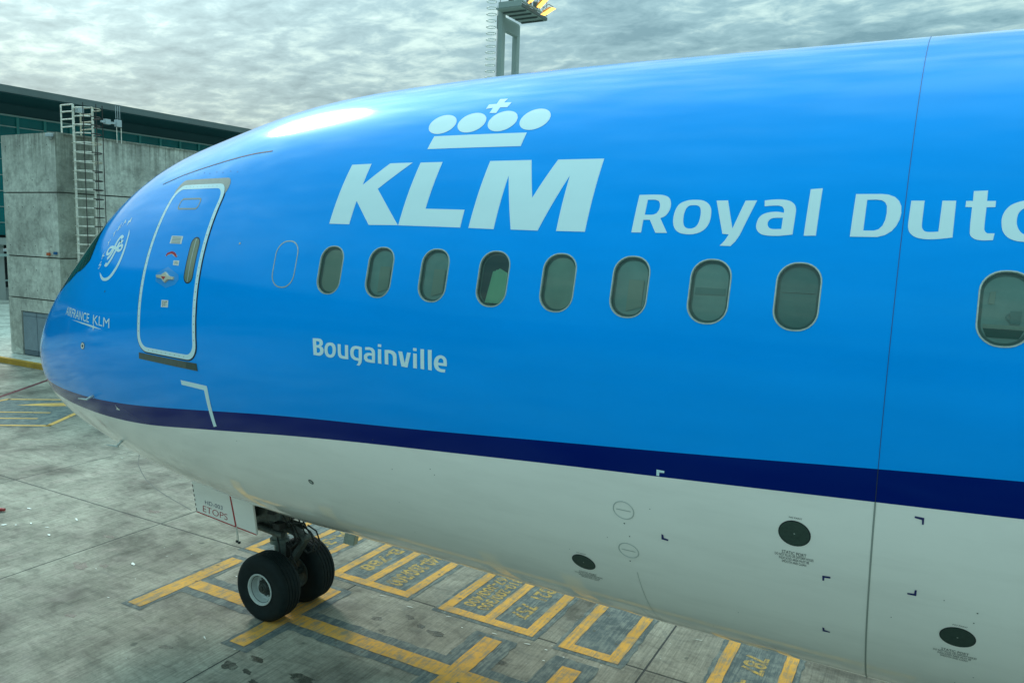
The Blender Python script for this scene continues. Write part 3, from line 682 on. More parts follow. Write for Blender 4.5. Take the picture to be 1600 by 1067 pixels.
# ------------------------------------------------------------------ lettering and marks on the skin
L = {
'letter_k': [[(8.078, 0.6419), (8.332, 0.6405), (8.34, 0.5514), (8.57, 0.6373), (8.845, 0.6355), (8.55, 0.533), (8.929, 0.4), (8.581, 0.4001), (8.338, 0.4887), (8.337, 0.4022), (8.076, 0.4049)]],
'letter_l': [[(8.94, 0.6339), (9.195, 0.6321), (9.193, 0.4567), (9.62, 0.4533), (9.622, 0.3949), (8.934, 0.3993)]],
'letter_m': [[(9.717, 0.6285), (10.139, 0.6269), (10.265, 0.4931), (10.398, 0.6253), (10.822, 0.6242), (10.819, 0.3897), (10.562, 0.3902), (10.558, 0.5662), (10.392, 0.3902), (10.134, 0.3916), (9.965, 0.5705), (9.966, 0.3918), (9.708, 0.3941)]],
'crown_bar': [[(8.94, 0.7536), (9.969, 0.7441), (9.971, 0.6846), (8.943, 0.6925)]],
'crown_disc0': [[(9.06, 0.8471), (9.081, 0.8376), (9.096, 0.8275), (9.106, 0.8172), (9.109, 0.807), (9.105, 0.7972), (9.096, 0.7883), (9.081, 0.7805), (9.061, 0.7741), (9.037, 0.7691), (9.009, 0.7659), (8.98, 0.7645), (8.949, 0.765), (8.919, 0.7673), (8.889, 0.7714), (8.862, 0.7772), (8.838, 0.7846), (8.818, 0.7932), (8.803, 0.8029), (8.793, 0.8132), (8.789, 0.8238), (8.791, 0.8343), (8.799, 0.8442), (8.812, 0.8531), (8.831, 0.8607), (8.854, 0.8664), (8.881, 0.8701), (8.912, 0.8715), (8.943, 0.8707), (8.975, 0.8676), (9.006, 0.8624), (9.035, 0.8555)]],
'crown_disc1': [[(9.403, 0.8449), (9.423, 0.8355), (9.437, 0.8254), (9.446, 0.815), (9.448, 0.8047), (9.444, 0.795), (9.434, 0.786), (9.419, 0.7781), (9.398, 0.7715), (9.374, 0.7665), (9.347, 0.7632), (9.318, 0.7617), (9.287, 0.7621), (9.258, 0.7643), (9.229, 0.7683), (9.203, 0.7741), (9.18, 0.7814), (9.161, 0.79), (9.146, 0.7996), (9.138, 0.8099), (9.134, 0.8206), (9.137, 0.8311), (9.145, 0.8411), (9.159, 0.8501), (9.178, 0.8577), (9.202, 0.8636), (9.229, 0.8673), (9.259, 0.8689), (9.29, 0.8682), (9.321, 0.8652), (9.351, 0.8601), (9.379, 0.8533)]],
'crown_disc2': [[(9.75, 0.8423), (9.768, 0.8328), (9.782, 0.8227), (9.789, 0.8122), (9.791, 0.8018), (9.786, 0.7919), (9.775, 0.7828), (9.759, 0.7748), (9.739, 0.7681), (9.715, 0.763), (9.687, 0.7596), (9.658, 0.758), (9.628, 0.7583), (9.599, 0.7604), (9.571, 0.7644), (9.545, 0.7702), (9.523, 0.7775), (9.505, 0.7861), (9.492, 0.7957), (9.484, 0.8061), (9.481, 0.8168), (9.485, 0.8275), (9.494, 0.8376), (9.509, 0.8467), (9.528, 0.8545), (9.552, 0.8604), (9.579, 0.8644), (9.609, 0.8661), (9.64, 0.8654), (9.67, 0.8625), (9.7, 0.8575), (9.727, 0.8507)]],
'crown_disc3': [[(10.095, 0.8411), (10.112, 0.8316), (10.125, 0.8214), (10.131, 0.8108), (10.132, 0.8004), (10.126, 0.7903), (10.115, 0.7811), (10.099, 0.773), (10.078, 0.7662), (10.054, 0.761), (10.027, 0.7575), (9.998, 0.7558), (9.968, 0.7561), (9.94, 0.7582), (9.912, 0.7622), (9.887, 0.7679), (9.866, 0.7752), (9.849, 0.7838), (9.836, 0.7935), (9.829, 0.8039), (9.828, 0.8147), (9.832, 0.8254), (9.842, 0.8356), (9.857, 0.8449), (9.877, 0.8527), (9.901, 0.8589), (9.928, 0.8629), (9.957, 0.8647), (9.988, 0.8641), (10.018, 0.8613), (10.046, 0.8563), (10.072, 0.8495)]],
'crown_cross': [[(9.423, 0.9516), (9.512, 0.9495), (9.504, 0.9237), (9.593, 0.9206), (9.586, 0.8891), (9.503, 0.8916), (9.503, 0.858), (9.425, 0.8612), (9.421, 0.8929), (9.347, 0.8888), (9.342, 0.9186), (9.429, 0.9182)]],
'letter_r': [[(11.213, 0.5012), (11.367, 0.5019), (11.419, 0.4995), (11.459, 0.4922), (11.48, 0.4788), (11.485, 0.4619), (11.474, 0.4481), (11.454, 0.4385), (11.422, 0.4328), (11.496, 0.3918), (11.405, 0.3914), (11.341, 0.4276), (11.289, 0.4274), (11.29, 0.3912), (11.211, 0.391)], [(11.291, 0.4863), (11.35, 0.4864), (11.383, 0.4825), (11.397, 0.473), (11.399, 0.4579), (11.384, 0.4467), (11.355, 0.4425), (11.292, 0.4422)]],
'letter_o': [[(11.572, 0.4797), (11.618, 0.4854), (11.672, 0.4866), (11.727, 0.4844), (11.77, 0.4756), (11.796, 0.4628), (11.806, 0.4465), (11.805, 0.4251), (11.785, 0.4074), (11.747, 0.3959), (11.697, 0.3903), (11.644, 0.3895), (11.588, 0.3936), (11.551, 0.4039), (11.531, 0.4181), (11.523, 0.438), (11.529, 0.4583), (11.546, 0.4722)], [(11.646, 0.4705), (11.685, 0.4706), (11.709, 0.4662), (11.723, 0.4553), (11.728, 0.439), (11.723, 0.4211), (11.707, 0.4104), (11.675, 0.4052), (11.64, 0.4064), (11.618, 0.4126), (11.605, 0.4258), (11.601, 0.4439), (11.608, 0.4597), (11.623, 0.4679)]],
'letter_y': [[(11.827, 0.4845), (11.912, 0.485), (11.98, 0.4074), (12.04, 0.4848), (12.122, 0.4852), (12.04, 0.3905), (12.015, 0.3734), (11.986, 0.3614), (11.908, 0.3615), (11.937, 0.3743), (11.961, 0.3915), (11.914, 0.3928)]],
'letter_a': [[(12.175, 0.4853), (12.237, 0.4879), (12.299, 0.4879), (12.353, 0.4837), (12.387, 0.4739), (12.401, 0.4611), (12.403, 0.449), (12.403, 0.3953), (12.32, 0.3913), (12.251, 0.3907), (12.196, 0.3936), (12.162, 0.4017), (12.146, 0.4134), (12.148, 0.4289), (12.163, 0.4417), (12.195, 0.4499), (12.242, 0.4539), (12.286, 0.4541), (12.323, 0.4515), (12.319, 0.4608), (12.305, 0.4685), (12.279, 0.4709), (12.235, 0.4708), (12.182, 0.4689)], [(12.321, 0.4384), (12.258, 0.4374), (12.235, 0.4338), (12.223, 0.4259), (12.226, 0.4174), (12.241, 0.4107), (12.27, 0.4082), (12.322, 0.409)]],
'letter_l1': [[(12.478, 0.517), (12.557, 0.5194), (12.558, 0.3938), (12.478, 0.3927)]],
'letter_d': [[(12.778, 0.5033), (12.939, 0.5035), (12.982, 0.5017), (13.023, 0.4955), (13.05, 0.4855), (13.067, 0.472), (13.072, 0.4542), (13.067, 0.4382), (13.051, 0.4222), (13.027, 0.4092), (12.991, 0.3995), (12.944, 0.3939), (12.775, 0.3932)], [(12.854, 0.4877), (12.908, 0.4884), (12.944, 0.4869), (12.967, 0.4814), (12.98, 0.4718), (12.984, 0.4539), (12.98, 0.4362), (12.967, 0.4216), (12.945, 0.4128), (12.918, 0.4094), (12.854, 0.4092)]],
'letter_u': [[(13.123, 0.4859), (13.202, 0.486), (13.201, 0.4275), (13.205, 0.4176), (13.218, 0.4107), (13.242, 0.4087), (13.3, 0.41), (13.305, 0.4861), (13.384, 0.4862), (13.383, 0.3969), (13.325, 0.3936), (13.26, 0.3914), (13.213, 0.392), (13.168, 0.3963), (13.136, 0.4058), (13.122, 0.4184), (13.12, 0.4313)]],
'letter_t': [[(13.478, 0.5108), (13.557, 0.5122), (13.556, 0.4859), (13.605, 0.486), (13.604, 0.4708), (13.556, 0.4704), (13.554, 0.4189), (13.56, 0.4121), (13.573, 0.4082), (13.612, 0.4085), (13.606, 0.3929), (13.551, 0.3918), (13.513, 0.3936), (13.488, 0.3993), (13.476, 0.4087), (13.476, 0.4702), (13.439, 0.4707), (13.44, 0.4857), (13.478, 0.4858)]],
'letter_c': [[(13.852, 0.4886), (13.812, 0.4894), (13.776, 0.4885), (13.727, 0.4836), (13.685, 0.475), (13.657, 0.4609), (13.644, 0.4441), (13.646, 0.4264), (13.656, 0.4129), (13.68, 0.4011), (13.718, 0.3935), (13.768, 0.3908), (13.857, 0.391), (13.849, 0.4066), (13.801, 0.4041), (13.764, 0.4085), (13.742, 0.4163), (13.727, 0.4296), (13.725, 0.4432), (13.732, 0.457), (13.749, 0.4654), (13.784, 0.4733), (13.845, 0.474)]],
'name_b': [[(8.073, 0.0145), (8.148, 0.0156), (8.186, 0.0138), (8.205, 0.0077), (8.207, -0.0009), (8.192, -0.0077), (8.177, -0.0097), (8.202, -0.0121), (8.217, -0.0196), (8.212, -0.0293), (8.19, -0.0373), (8.158, -0.0412), (8.082, -0.0407)], [(8.118, 0.0061), (8.148, 0.0063), (8.163, 0.0033), (8.162, -0.0032), (8.144, -0.0065), (8.12, -0.0066)], [(8.124, -0.0151), (8.154, -0.0155), (8.17, -0.0194), (8.17, -0.0265), (8.153, -0.0314), (8.126, -0.032)]],
'name_o2': [[(8.302, 0.0067), (8.341, 0.0054), (8.366, -0.0023), (8.374, -0.0146), (8.365, -0.029), (8.339, -0.0394), (8.302, -0.0428), (8.259, -0.0405), (8.235, -0.0317), (8.227, -0.0193), (8.236, -0.0063), (8.261, 0.0033)], [(8.302, -0.0027), (8.323, -0.0046), (8.332, -0.0128), (8.331, -0.0239), (8.318, -0.0312), (8.298, -0.0335), (8.278, -0.0312), (8.269, -0.0227), (8.269, -0.0132), (8.28, -0.006)]],
'name_u2': [[(8.397, 0.0049), (8.436, 0.0049), (8.438, -0.0234), (8.447, -0.0301), (8.468, -0.0318), (8.49, -0.0317), (8.489, 0.0047), (8.528, 0.0047), (8.531, -0.0403), (8.455, -0.041), (8.419, -0.0382), (8.402, -0.0294)]],
'name_g': [[(8.697, 0.0037), (8.697, -0.0362), (8.687, -0.0474), (8.662, -0.0566), (8.63, -0.0554), (8.649, -0.0488), (8.656, -0.0414), (8.605, -0.0395), (8.57, -0.033), (8.556, -0.021), (8.561, -0.0069), (8.582, 0.0015), (8.618, 0.0057), (8.659, 0.0055)], [(8.659, -0.0037), (8.624, -0.0034), (8.604, -0.0071), (8.597, -0.0166), (8.602, -0.0256), (8.623, -0.0311), (8.659, -0.032)]],
'name_a2': [[(8.737, 0.0056), (8.781, 0.0071), (8.827, 0.005), (8.852, -0.0018), (8.856, -0.0137), (8.854, -0.0406), (8.792, -0.041), (8.746, -0.039), (8.723, -0.0316), (8.723, -0.0214), (8.744, -0.014), (8.781, -0.0109), (8.818, -0.0111), (8.816, -0.006), (8.802, -0.002), (8.77, -0.0018), (8.737, -0.0032)], [(8.819, -0.019), (8.787, -0.0192), (8.766, -0.0221), (8.761, -0.0271), (8.773, -0.0313), (8.82, -0.0321)]],
'name_i': [[(8.89, 0.0047), (8.928, 0.0048), (8.93, -0.0405), (8.89, -0.0401)]],
'name_idot': [[(8.888, 0.0204), (8.928, 0.0204), (8.927, 0.012), (8.888, 0.0119)]],
'name_n': [[(8.968, 0.0049), (9.029, 0.0064), (9.074, 0.0038), (9.101, -0.0036), (9.107, -0.0153), (9.107, -0.0398), (9.065, -0.0399), (9.066, -0.0182), (9.06, -0.0086), (9.035, -0.0038), (9.01, -0.0041), (9.012, -0.0398), (8.971, -0.0395)]],
'name_v': [[(9.125, 0.0062), (9.17, 0.0062), (9.2, -0.0282), (9.226, 0.0061), (9.266, 0.0061), (9.23, -0.0404), (9.162, -0.0395)]],
'name_i2': [[(9.293, 0.0053), (9.333, 0.0055), (9.336, -0.0393), (9.294, -0.0394)]],
'name_idot2': [[(9.291, 0.0219), (9.329, 0.022), (9.33, 0.0133), (9.292, 0.0131)]],
'name_l2': [[(9.372, 0.0214), (9.411, 0.0219), (9.416, -0.0391), (9.376, -0.0386)]],
'name_l3': [[(9.453, 0.0219), (9.495, 0.0224), (9.498, -0.0388), (9.458, -0.0386)]],
'name_e': [[(9.592, 0.0103), (9.628, 0.0078), (9.652, 0.0001), (9.658, -0.0111), (9.657, -0.0205), (9.566, -0.0205), (9.574, -0.0272), (9.6, -0.0305), (9.643, -0.0303), (9.638, -0.0394), (9.589, -0.0396), (9.543, -0.0341), (9.522, -0.0219), (9.524, -0.0074), (9.542, 0.0033), (9.567, 0.0085)], [(9.591, 0.0014), (9.573, -0.0027), (9.565, -0.0125), (9.622, -0.0124), (9.619, -0.0039), (9.605, 0.0007)]],
'af_corners': [[(2.937, 0.2043), (4.425, 0.0595), (4.426, 0.103), (2.974, 0.2463)]],
'af_line': [[(3.266, 0.1454), (3.636, 0.1108), (3.974, 0.0821), (4.23, 0.0565), (3.975, 0.0726), (3.613, 0.1064)]],
'af_star': [[(4.008, 0.0897), (4.021, 0.0738), (3.993, 0.0565), (3.977, 0.0751)]],
'st_arc': [[(3.96, 0.3426), (4.002, 0.32), (4.076, 0.2979), (4.165, 0.2878), (4.259, 0.2883), (4.355, 0.3076), (4.446, 0.3478), (4.487, 0.4086), (4.465, 0.4716), (4.433, 0.5116), (4.376, 0.5353), (4.407, 0.5097), (4.431, 0.474), (4.442, 0.4149), (4.397, 0.3574), (4.312, 0.3202), (4.239, 0.3049), (4.157, 0.3022), (4.077, 0.312), (4.017, 0.3281)]],
'sw_s1': [[(4.306, 0.4937), (4.252, 0.5063), (4.213, 0.5017), (4.178, 0.4775), (4.165, 0.4444), (4.129, 0.4172), (4.067, 0.4031)]],
'sw_s2': [[(4.344, 0.4708), (4.288, 0.4768), (4.261, 0.4675), (4.23, 0.4287), (4.181, 0.3917), (4.113, 0.3689), (4.054, 0.3783)]],
'sw_s3': [[(4.141, 0.4575), (4.041, 0.4654), (3.997, 0.4479), (4.026, 0.4305), (4.089, 0.4295), (4.136, 0.4504), (4.214, 0.4484), (4.312, 0.4286), (4.376, 0.4281), (4.384, 0.444), (4.345, 0.4541), (4.292, 0.4503), (4.261, 0.4321)]],
'stl_S': [[(3.902, 0.3836), (3.932, 0.3926), (3.85, 0.3976)]],
'stl_K': [[(3.911, 0.436), (3.937, 0.4452), (3.854, 0.451)]],
'stl_Y': [[(3.929, 0.4988), (3.952, 0.5087), (3.866, 0.5155)]],
'stl_T': [[(3.979, 0.5445), (3.997, 0.555), (3.911, 0.5624)]],
'stl_E': [[(4.046, 0.5791), (4.062, 0.5902), (3.977, 0.5976)]],
'stl_A': [[(4.132, 0.5977), (4.146, 0.6091), (4.063, 0.616)]],
'stl_M': [[(4.269, 0.5887), (4.283, 0.5998), (4.206, 0.6056)]],
'bracket': [[(5.912, -0.1848), (6.385, -0.2013), (6.388, -0.2121), (6.37, -0.3767), (6.309, -0.3824), (6.322, -0.2202), (5.915, -0.2047)]],
'door_hatch': [[(5.368, 0.6138), (5.857, 0.5757), (5.867, 0.5218), (5.456, 0.5535)]],
'placard': [[(5.534, 0.422), (5.783, 0.4061), (5.794, 0.3716), (5.539, 0.3872)]],
'arrow': [[(5.525, 0.3317), (5.546, 0.3452), (5.628, 0.3483), (5.726, 0.3365), (5.766, 0.324), (5.782, 0.3244), (5.77, 0.3157), (5.717, 0.3226), (5.651, 0.3364), (5.576, 0.3353)]],
'off': [[(5.719, 0.3059), (5.841, 0.3001), (5.846, 0.2791), (5.727, 0.2859)]],
'exit': [[(5.602, 0.1479), (5.741, 0.1423), (5.744, 0.1135), (5.602, 0.1187)]],
'hdl_diamond': [[(5.634, 0.2827), (5.872, 0.2419), (5.896, 0.2207), (5.836, 0.2022), (5.657, 0.1942), (5.421, 0.2307), (5.416, 0.2665)]],
'hdl': [[(5.43, 0.257), (5.534, 0.2527), (5.62, 0.2622), (5.704, 0.2409), (5.803, 0.2339), (5.801, 0.223), (5.702, 0.2264), (5.638, 0.2162), (5.554, 0.2361), (5.445, 0.2446)]],
'hdl_tri': [[(5.56, 0.2446), (5.658, 0.2391), (5.619, 0.2284)]],
'cockpit': [[(2.994, 0.4523), (3.308, 0.4348), (3.465, 0.4547), (3.46, 0.5117), (3.419, 0.5692), (3.32, 0.6778)]],
'crown_line': [[(4.552, 0.791), (4.969, 0.8012), (5.727, 0.7857), (6.387, 0.7789), (6.69, 0.7711)]],
'br_white': [[(11.566, -0.2251), (11.628, -0.2255), (11.626, -0.2317), (11.588, -0.2324), (11.585, -0.2431), (11.563, -0.2427)]],
'br1': [[(11.576, -0.4299), (11.591, -0.4318), (11.593, -0.4425), (11.63, -0.4444), (11.626, -0.4503), (11.572, -0.449)]],
'br2': [[(12.78, -0.4533), (12.835, -0.4514), (12.835, -0.4576), (12.795, -0.459), (12.793, -0.4698), (12.781, -0.4701)]],
'br3': [[(12.781, -0.6702), (12.794, -0.671), (12.796, -0.6821), (12.837, -0.6842), (12.834, -0.6897), (12.782, -0.6913)]],
'br4': [[(13.33, -0.2297), (13.386, -0.2301), (13.387, -0.2476), (13.376, -0.2476), (13.374, -0.2363), (13.331, -0.2342)]],
'br5': [[(13.332, -0.4493), (13.374, -0.4474), (13.375, -0.4354), (13.388, -0.4349), (13.388, -0.4538), (13.333, -0.4542)]],
'pts': [[(3.666, -0.0106), (4.257, -0.3645), (6.852, 0.3411), (3.562, -0.5574), (3.67, -0.3219), (3.569, -0.6891), (4.226, 0.2347)]],
'sp1': [[(12.478, -0.405), (12.675, -0.4083), (12.671, -0.4156), (12.474, -0.4154)]],
'under_door': [[(5.113, -0.0359), (6.264, -0.0888), (6.266, -0.135), (5.102, -0.0844)]],
'over_door': [[(5.074, 0.6886), (5.094, 0.7519), (6.195, 0.6506), (6.258, 0.6222), (6.207, 0.6204), (5.108, 0.7194)]]}
NAMES = {'letter_k': 'letter_k', 'letter_l': 'letter_l', 'letter_m': 'letter_m', 'crown_bar': 'crown_bar', 'crown_disc0': 'crown_disc', 'crown_disc1': 'crown_disc', 'crown_disc2': 'crown_disc', 'crown_disc3': 'crown_disc', 'crown_cross': 'crown_cross',
 'letter_r': 'letter_r', 'letter_o': 'letter_o', 'letter_y': 'letter_y', 'letter_a': 'letter_a', 'letter_l1': 'letter_l', 'letter_d': 'letter_d', 'letter_u': 'letter_u', 'letter_t': 'letter_t', 'letter_c': 'letter_c'}
for k, nme in NAMES.items():
    decal(nme, L[k], 'letter_white', plane, .0022, sm=len(L[k][0]) > 13)
xh = L['letter_c'][0]
h0 = max(p[0] for p in xh)+.09
decal('letter_h', [[(h0, .392), (h0+.11, .392), (h0+.11, .455), (h0+.15, .463), (h0+.20, .458), (h0+.215, .445), (h0+.215, .392), (h0+.325, .392), (h0+.325, .455), (h0+.30, .475), (h0+.24, .483), (h0+.16, .480), (h0+.11, .472), (h0+.11, .522), (h0, .522)]], 'letter_white', plane, .0022)
for k in L:
    if k.startswith('name_'):
        nm_ = k[5:].rstrip('23'); nm_ = {'idot': 'letter_i_dot'}.get(nm_, 'letter_'+nm_)
        decal(nm_, L[k], 'letter_white', plane, .0022, sm=len(L[k][0]) > 7, gp=.02)
skin_text('alliance_lettering', 'AIRFRANCE', [(2.95, 4.568), (3.86, 4.547), (3.86, 4.663), (2.96, 4.686)], 'letter_white', plane, .0022, .06, .02, bold=.008, mode='z')
skin_text('alliance_lettering', 'KLM', [(3.98, 4.544), (4.425, 4.534), (4.425, 4.650), (3.98, 4.660)], 'letter_white', plane, .0022, .06, .02, bold=.0, mode='z')
decal('lettering_rule', L['af_line'], 'letter_white', plane, .0022, gx=.06, gp=.02); decal('lettering_star', L['af_star'], 'letter_white', plane, .0026, gx=.06, gp=.02)
decal('emblem_ring', L['st_arc'], 'letter_white', plane, .0022, sm=True, gx=.05, gp=.02)
for k, ww in (('sw_s1', .050), ('sw_s2', .050), ('sw_s3', .042)):
    l = L[k][0]; A = np.array(l); n = 24; tt = np.linspace(0, len(A)-1, n)
    i = np.clip(tt.astype(int), 0, len(A)-2); f = tt-i; P0 = A[np.maximum(i-1, 0)]; P1 = A[i]; P2 = A[i+1]; P3 = A[np.minimum(i+2, len(A)-1)]; f = f[:, None]
    Q = .5*(2*P1+(P2-P0)*f+(2*P0-5*P1+4*P2-P3)*f*f+(3*P1-P0-3*P2+P3)*f**3)
    Q = Q.tolist(); rb = ribbon(Q, ww); m_n = len(Q)
    conform('emblem_stroke', rb, [[i_, i_+1, 2*m_n-2-i_, 2*m_n-1-i_] for i_ in range(m_n-1)], 'letter_white', plane, .0024+{'sw_s1': 0, 'sw_s2': .0004, 'sw_s3': .0008}[k])
for ch in 'SKYTEAM':
    if ch == 'M' or ch in 'SKYTEA':
        p0, px_, py_ = [np.array(q) for q in L['stl_'+ch][0]]
        hw = .055; cx_, cp_ = p0
        v = np.array([.055, .018])/1.0; u_ = np.array([-.020, .030])*1.0
        skin_text('emblem_letter', ch, [tuple(p0-v*.5-u_*.5), tuple(p0+v*.5-u_*.5), tuple(p0+v*.5+u_*.5), tuple(p0-v*.5+u_*.5)], 'letter_white', plane, .0022, bold=.02)
decal('door_corner_mark', L['bracket'], 'letter_white', plane, .003)
decal('panel_mark', L['br_white'], 'letter_white', plane, .0026)
for k in ('br1', 'br2', 'br3', 'br4', 'br5'): decal('panel_mark', L[k], 'navy_mark', plane, .0022)
# escape-panel groove above the door, butt joint around the body
decal('skin_groove', [ribbon(L['crown_line'][0], .022)], 'dark_gap', plane, .0016)
def ring_seam(x, p0, p1, mat, w_=.005, off=.0016, name='skin_joint'):
    ps = np.linspace(p0, p1, 60); xy = [(x-w_/2, p) for p in ps]+[(x+w_/2, p) for p in ps]; n = 60
    return conform(name, xy, [[i, i+1, n+i+1, n+i] for i in range(n-1)], mat, plane, off)
XS = 13.09
ring_seam(XS, float(phi1(XS)), math.pi/2, 'seam_blue'); ring_seam(XS, float(phi2(XS)), float(phi1(XS)), 'dark_gap'); ring_seam(XS, -math.pi/2, float(phi2(XS)), 'seam_white', .012)
ring_seam(11.3, -1.45, -.62, 'seam_faint', .005)
for p in (-1.0, -1.12):
    xs_ = np.linspace(5.2, 16, 60); xy = [(x, p-.0015) for x in xs_]+[(x, p+.0015) for x in xs_]
    conform('lap_joint', xy, [[i, i+1, 61+i, 60+i] for i in range(59)], 'seam_white', plane, .0014)

# port-hole style static plates, round access covers
def disc(name, cx_, cp_, r_, mat, off, n=28): return decal(name, [[(cx_+r_*math.cos(2*math.pi*k/n), cp_+r_*math.sin(2*math.pi*k/n)/2.95) for k in range(n)]], mat, plane, off, gx=.2, gp=.06)
for cx_, cp_ in ((12.583, -.3378), (10.789, -.640), (13.666, -.5688)):
    q = disc('static_plate', cx_, cp_, .112, 'port_rim', .002); q2 = disc('static_disc', cx_, cp_, .105, 'port_dark', .0034); q2.parent = q
    d_ = disc('static_hole', cx_, cp_, .006, 'frame_metal', .0042, 8); d_.parent = q
    z0 = float(surf(cx_, cp_)[2]); dz = .034
    cpn = cp_-.062
    for k, (s, hw, hh) in enumerate((('STATIC PORT', .085, .0050), ('DO NOT PLUG OR DEFORM HOLES', .135, .0040), ('INDICATED AREA MUST BE', .105, .0040), ('SMOOTH AND CLEAN', .085, .0040))):
        yy = cpn-k*.0105
        skin_text('port_lettering', s, [(cx_-hw, yy-hh), (cx_+hw, yy-hh), (cx_+hw, yy+hh), (cx_-hw, yy+hh)], 'black_mark', plane, .0022)
    skin_text('port_lettering', 'NO PAINT', [(cx_-.04, cp_+.0435), (cx_+.05, cp_+.0435), (cx_+.05, cp_+.0480), (cx_-.04, cp_+.0480)], 'black_mark', plane, .0022)
for cx_, cp_ in ((11.27, -.3745), (11.265, -.5263)):
    n = 28; mk = lambda r_: [(cx_+r_*math.cos(2*math.pi*k/n), cp_+r_*math.sin(2*math.pi*k/n)/2.95) for k in range(n)]
    loops_strip('access_cover', [mk(.092), mk(.089), mk(.085), mk(.082)], [.001, .004, .004, .001], 'seam_faint', plane)
    decal('cover_latch', [[(cx_-.062, cp_-.001), (cx_+.062, cp_-.001), (cx_+.062, cp_+.0022), (cx_-.062, cp_+.0022)]], 'seam_faint', plane, .002)
    disc('rivet', cx_-.005, cp_-.046, .007, 'black_mark', .002, 8)
disc('drain_port', 7.6085, -.5733, .036, 'port_rim', .002, 16)
disc('drain_hole', 7.6085, -.5733, .022, 'frame_metal', .003, 16)
q = disc('air_data_port', 3.6656, -.0106, .062, 'black_mark', .002, 20); disc('air_data_ring', 3.6656, -.0106, .054, 'placard_white', .003, 20).parent = q; disc('air_data_hole', 3.6656, -.0106, .024, 'black_mark', .004, 16).parent = q
decal('small_notice', [[(4.22, -.350), (4.245, -.365), (4.30, -.378), (4.29, -.384), (4.21, -.383), (4.235, -.372)]], 'placard_white', plane, .003)
disc('skin_fitting', 6.852, .341, .013, 'beige_handle', .003, 10); disc('skin_fitting', 4.226, .2347, .012, 'black_mark', .003, 10)
random.seed(5)
for k in range(26):
    x_, p_ = random.uniform(6.5, 14.2), random.uniform(-1.0, -.28); disc('rivet', x_, p_, random.choice((.004, .005, .006)), 'black_mark', .0018, 6)
# pitot probes
def probe(x, z, l=.17, side=-1):
    p = float(phi_z(x, z)); q = surf(x, p); nrm = snorm(x, p)
    a_ = Vector(q); n_ = Vector(nrm); tip = a_+n_*.10; fwdp = tip+Vector((-l, 0, -.01))
    bm_ = bmesh.new(); add_tube(bm_, a_-n_*.01, tip, .022, .012, 8); add_tube(bm_, tip+Vector((.03, 0, 0)), fwdp, .013, .008, 8)
    o_ = obj('pitot_probe', bm_, 'rim_paint', plane, True); return o_
q0 = surf(3.6699, -.3219); probe(3.67, float(q0[2])); q1 = surf(3.57, -.689); probe(3.62, float(q1[2]), .22)

# ------------------------------------------------------------------ passenger door
DX0, DX1, DZ0, DZ1 = 5.105, 6.275, 4.336, 6.292
def dr(ins, r_): return rrect((DX0+DX1)/2, (DZ0+DZ1)/2, (DX1-DX0)/2-ins, (DZ1-DZ0)/2-ins, r_, 7)
gap = decal('door_gap', [xz(dr(-.016, .20)), ], 'dark_gap', plane, .0018)
door = decal('entry_door', [xz(dr(0, .185))], 'blue_paint', plane, .005); door['label'] = 'closed blue entry door with white outline'
o = decal('door_outline', [xz(dr(.0, .185)), xz(dr(.055, .14))], 'letter_white', plane, .0066); o.parent = door
# rivets dotted along the outline
ol = dr(.028, .16)
for i in range(len(ol)):
    a_, b_ = np.array(ol[i]), np.array(ol[(i+1) % len(ol)]); Lr = np.linalg.norm(b_-a_); k = int(Lr/.085)
    for j in range(k):
        x_, z_ = a_+(b_-a_)*(j+.5)/k; q = disc('door_rivet', float(x_), float(phi_z(x_, z_)), .007, 'seam_white', .0076, 6); q.parent = door
q = decal('sill_plate', [xz([(5.11, 4.31), (6.26, 4.31), (6.262, 4.225), (5.10, 4.235)])], 'sill_grey', plane, .0030)
q2 = decal('sill_plate_end', [xz([(6.06, 4.305), (6.255, 4.305), (6.257, 4.232), (6.06, 4.232)])], 'port_dark', plane, .0042); q2.parent = q
decal('lintel_plate', [xz(rrect((DX0+DX1)/2, 6.24, (DX1-DX0)/2+.012, .122, .12, 6))], 'grey_plate', plane, .0026)
for k in range(9): disc('rivet', 5.08+k*.15, float(phi_z(5.08+k*.15, 6.43+.012*(k % 2))), .008, 'seam_blue', .002, 6)
# hatch outline on the door
q = decal('vent_hatch', [xz(rrect(5.63, 6.06, .235, .068, .05, 5)), xz(rrect(5.63, 6.06, .215, .050, .038, 5))], 'seam_white', plane, .0066); q.parent = door
# door window
dc = (6.073, float(surf(6.073, .293)[2]))
def dwin(i_, j_, r_): return xz(rrect(dc[0], dc[1], i_, j_, r_, 7), st=.06)
q = decal('door_window', [dwin(.088, .255, .085), dwin(.076, .243, .074)], 'port_rim', plane, .0068); q.parent = door
g_ = decal('pane', [dwin(.0755, .2425, .0735)], 'door_pane', plane, .0062)
g_.parent = q
g_ = decal('window_pillar', [xz([(dc[0]-.012, dc[1]-.24), (dc[0]+.006, dc[1]-.24), (dc[0]+.006, dc[1]+.235), (dc[0]-.012, dc[1]+.235)])], 'frame_metal', plane, .0070); g_.parent = q
def dm(name, k, mat, off, **kw):
    o_ = decal(name, L[k], mat, plane, off, **kw); o_.parent = door; return o_
dm('placard', 'placard', 'placard_white', .0066)
pl = np.array(L['placard'][0])
for k in range(5):
    a_ = .12+k*.18; lft = pl[3]*(a_)+pl[0]*(1-a_); rgt = pl[2]*a_+pl[1]*(1-a_)
    s = lft+(rgt-lft)*.12; e_ = lft+(rgt-lft)*.88; q = decal('placard_line', [[tuple(s), tuple(e_), tuple(e_-np.array([0, .0035])), tuple(s-np.array([0, .0035]))]], 'seam_white', plane, .0074); q.parent = door
dm('arrow_backing', 'arrow', 'placard_white', .0066, sm=False)
ar = np.array(L['arrow'][0]); cen = ar.mean(0)
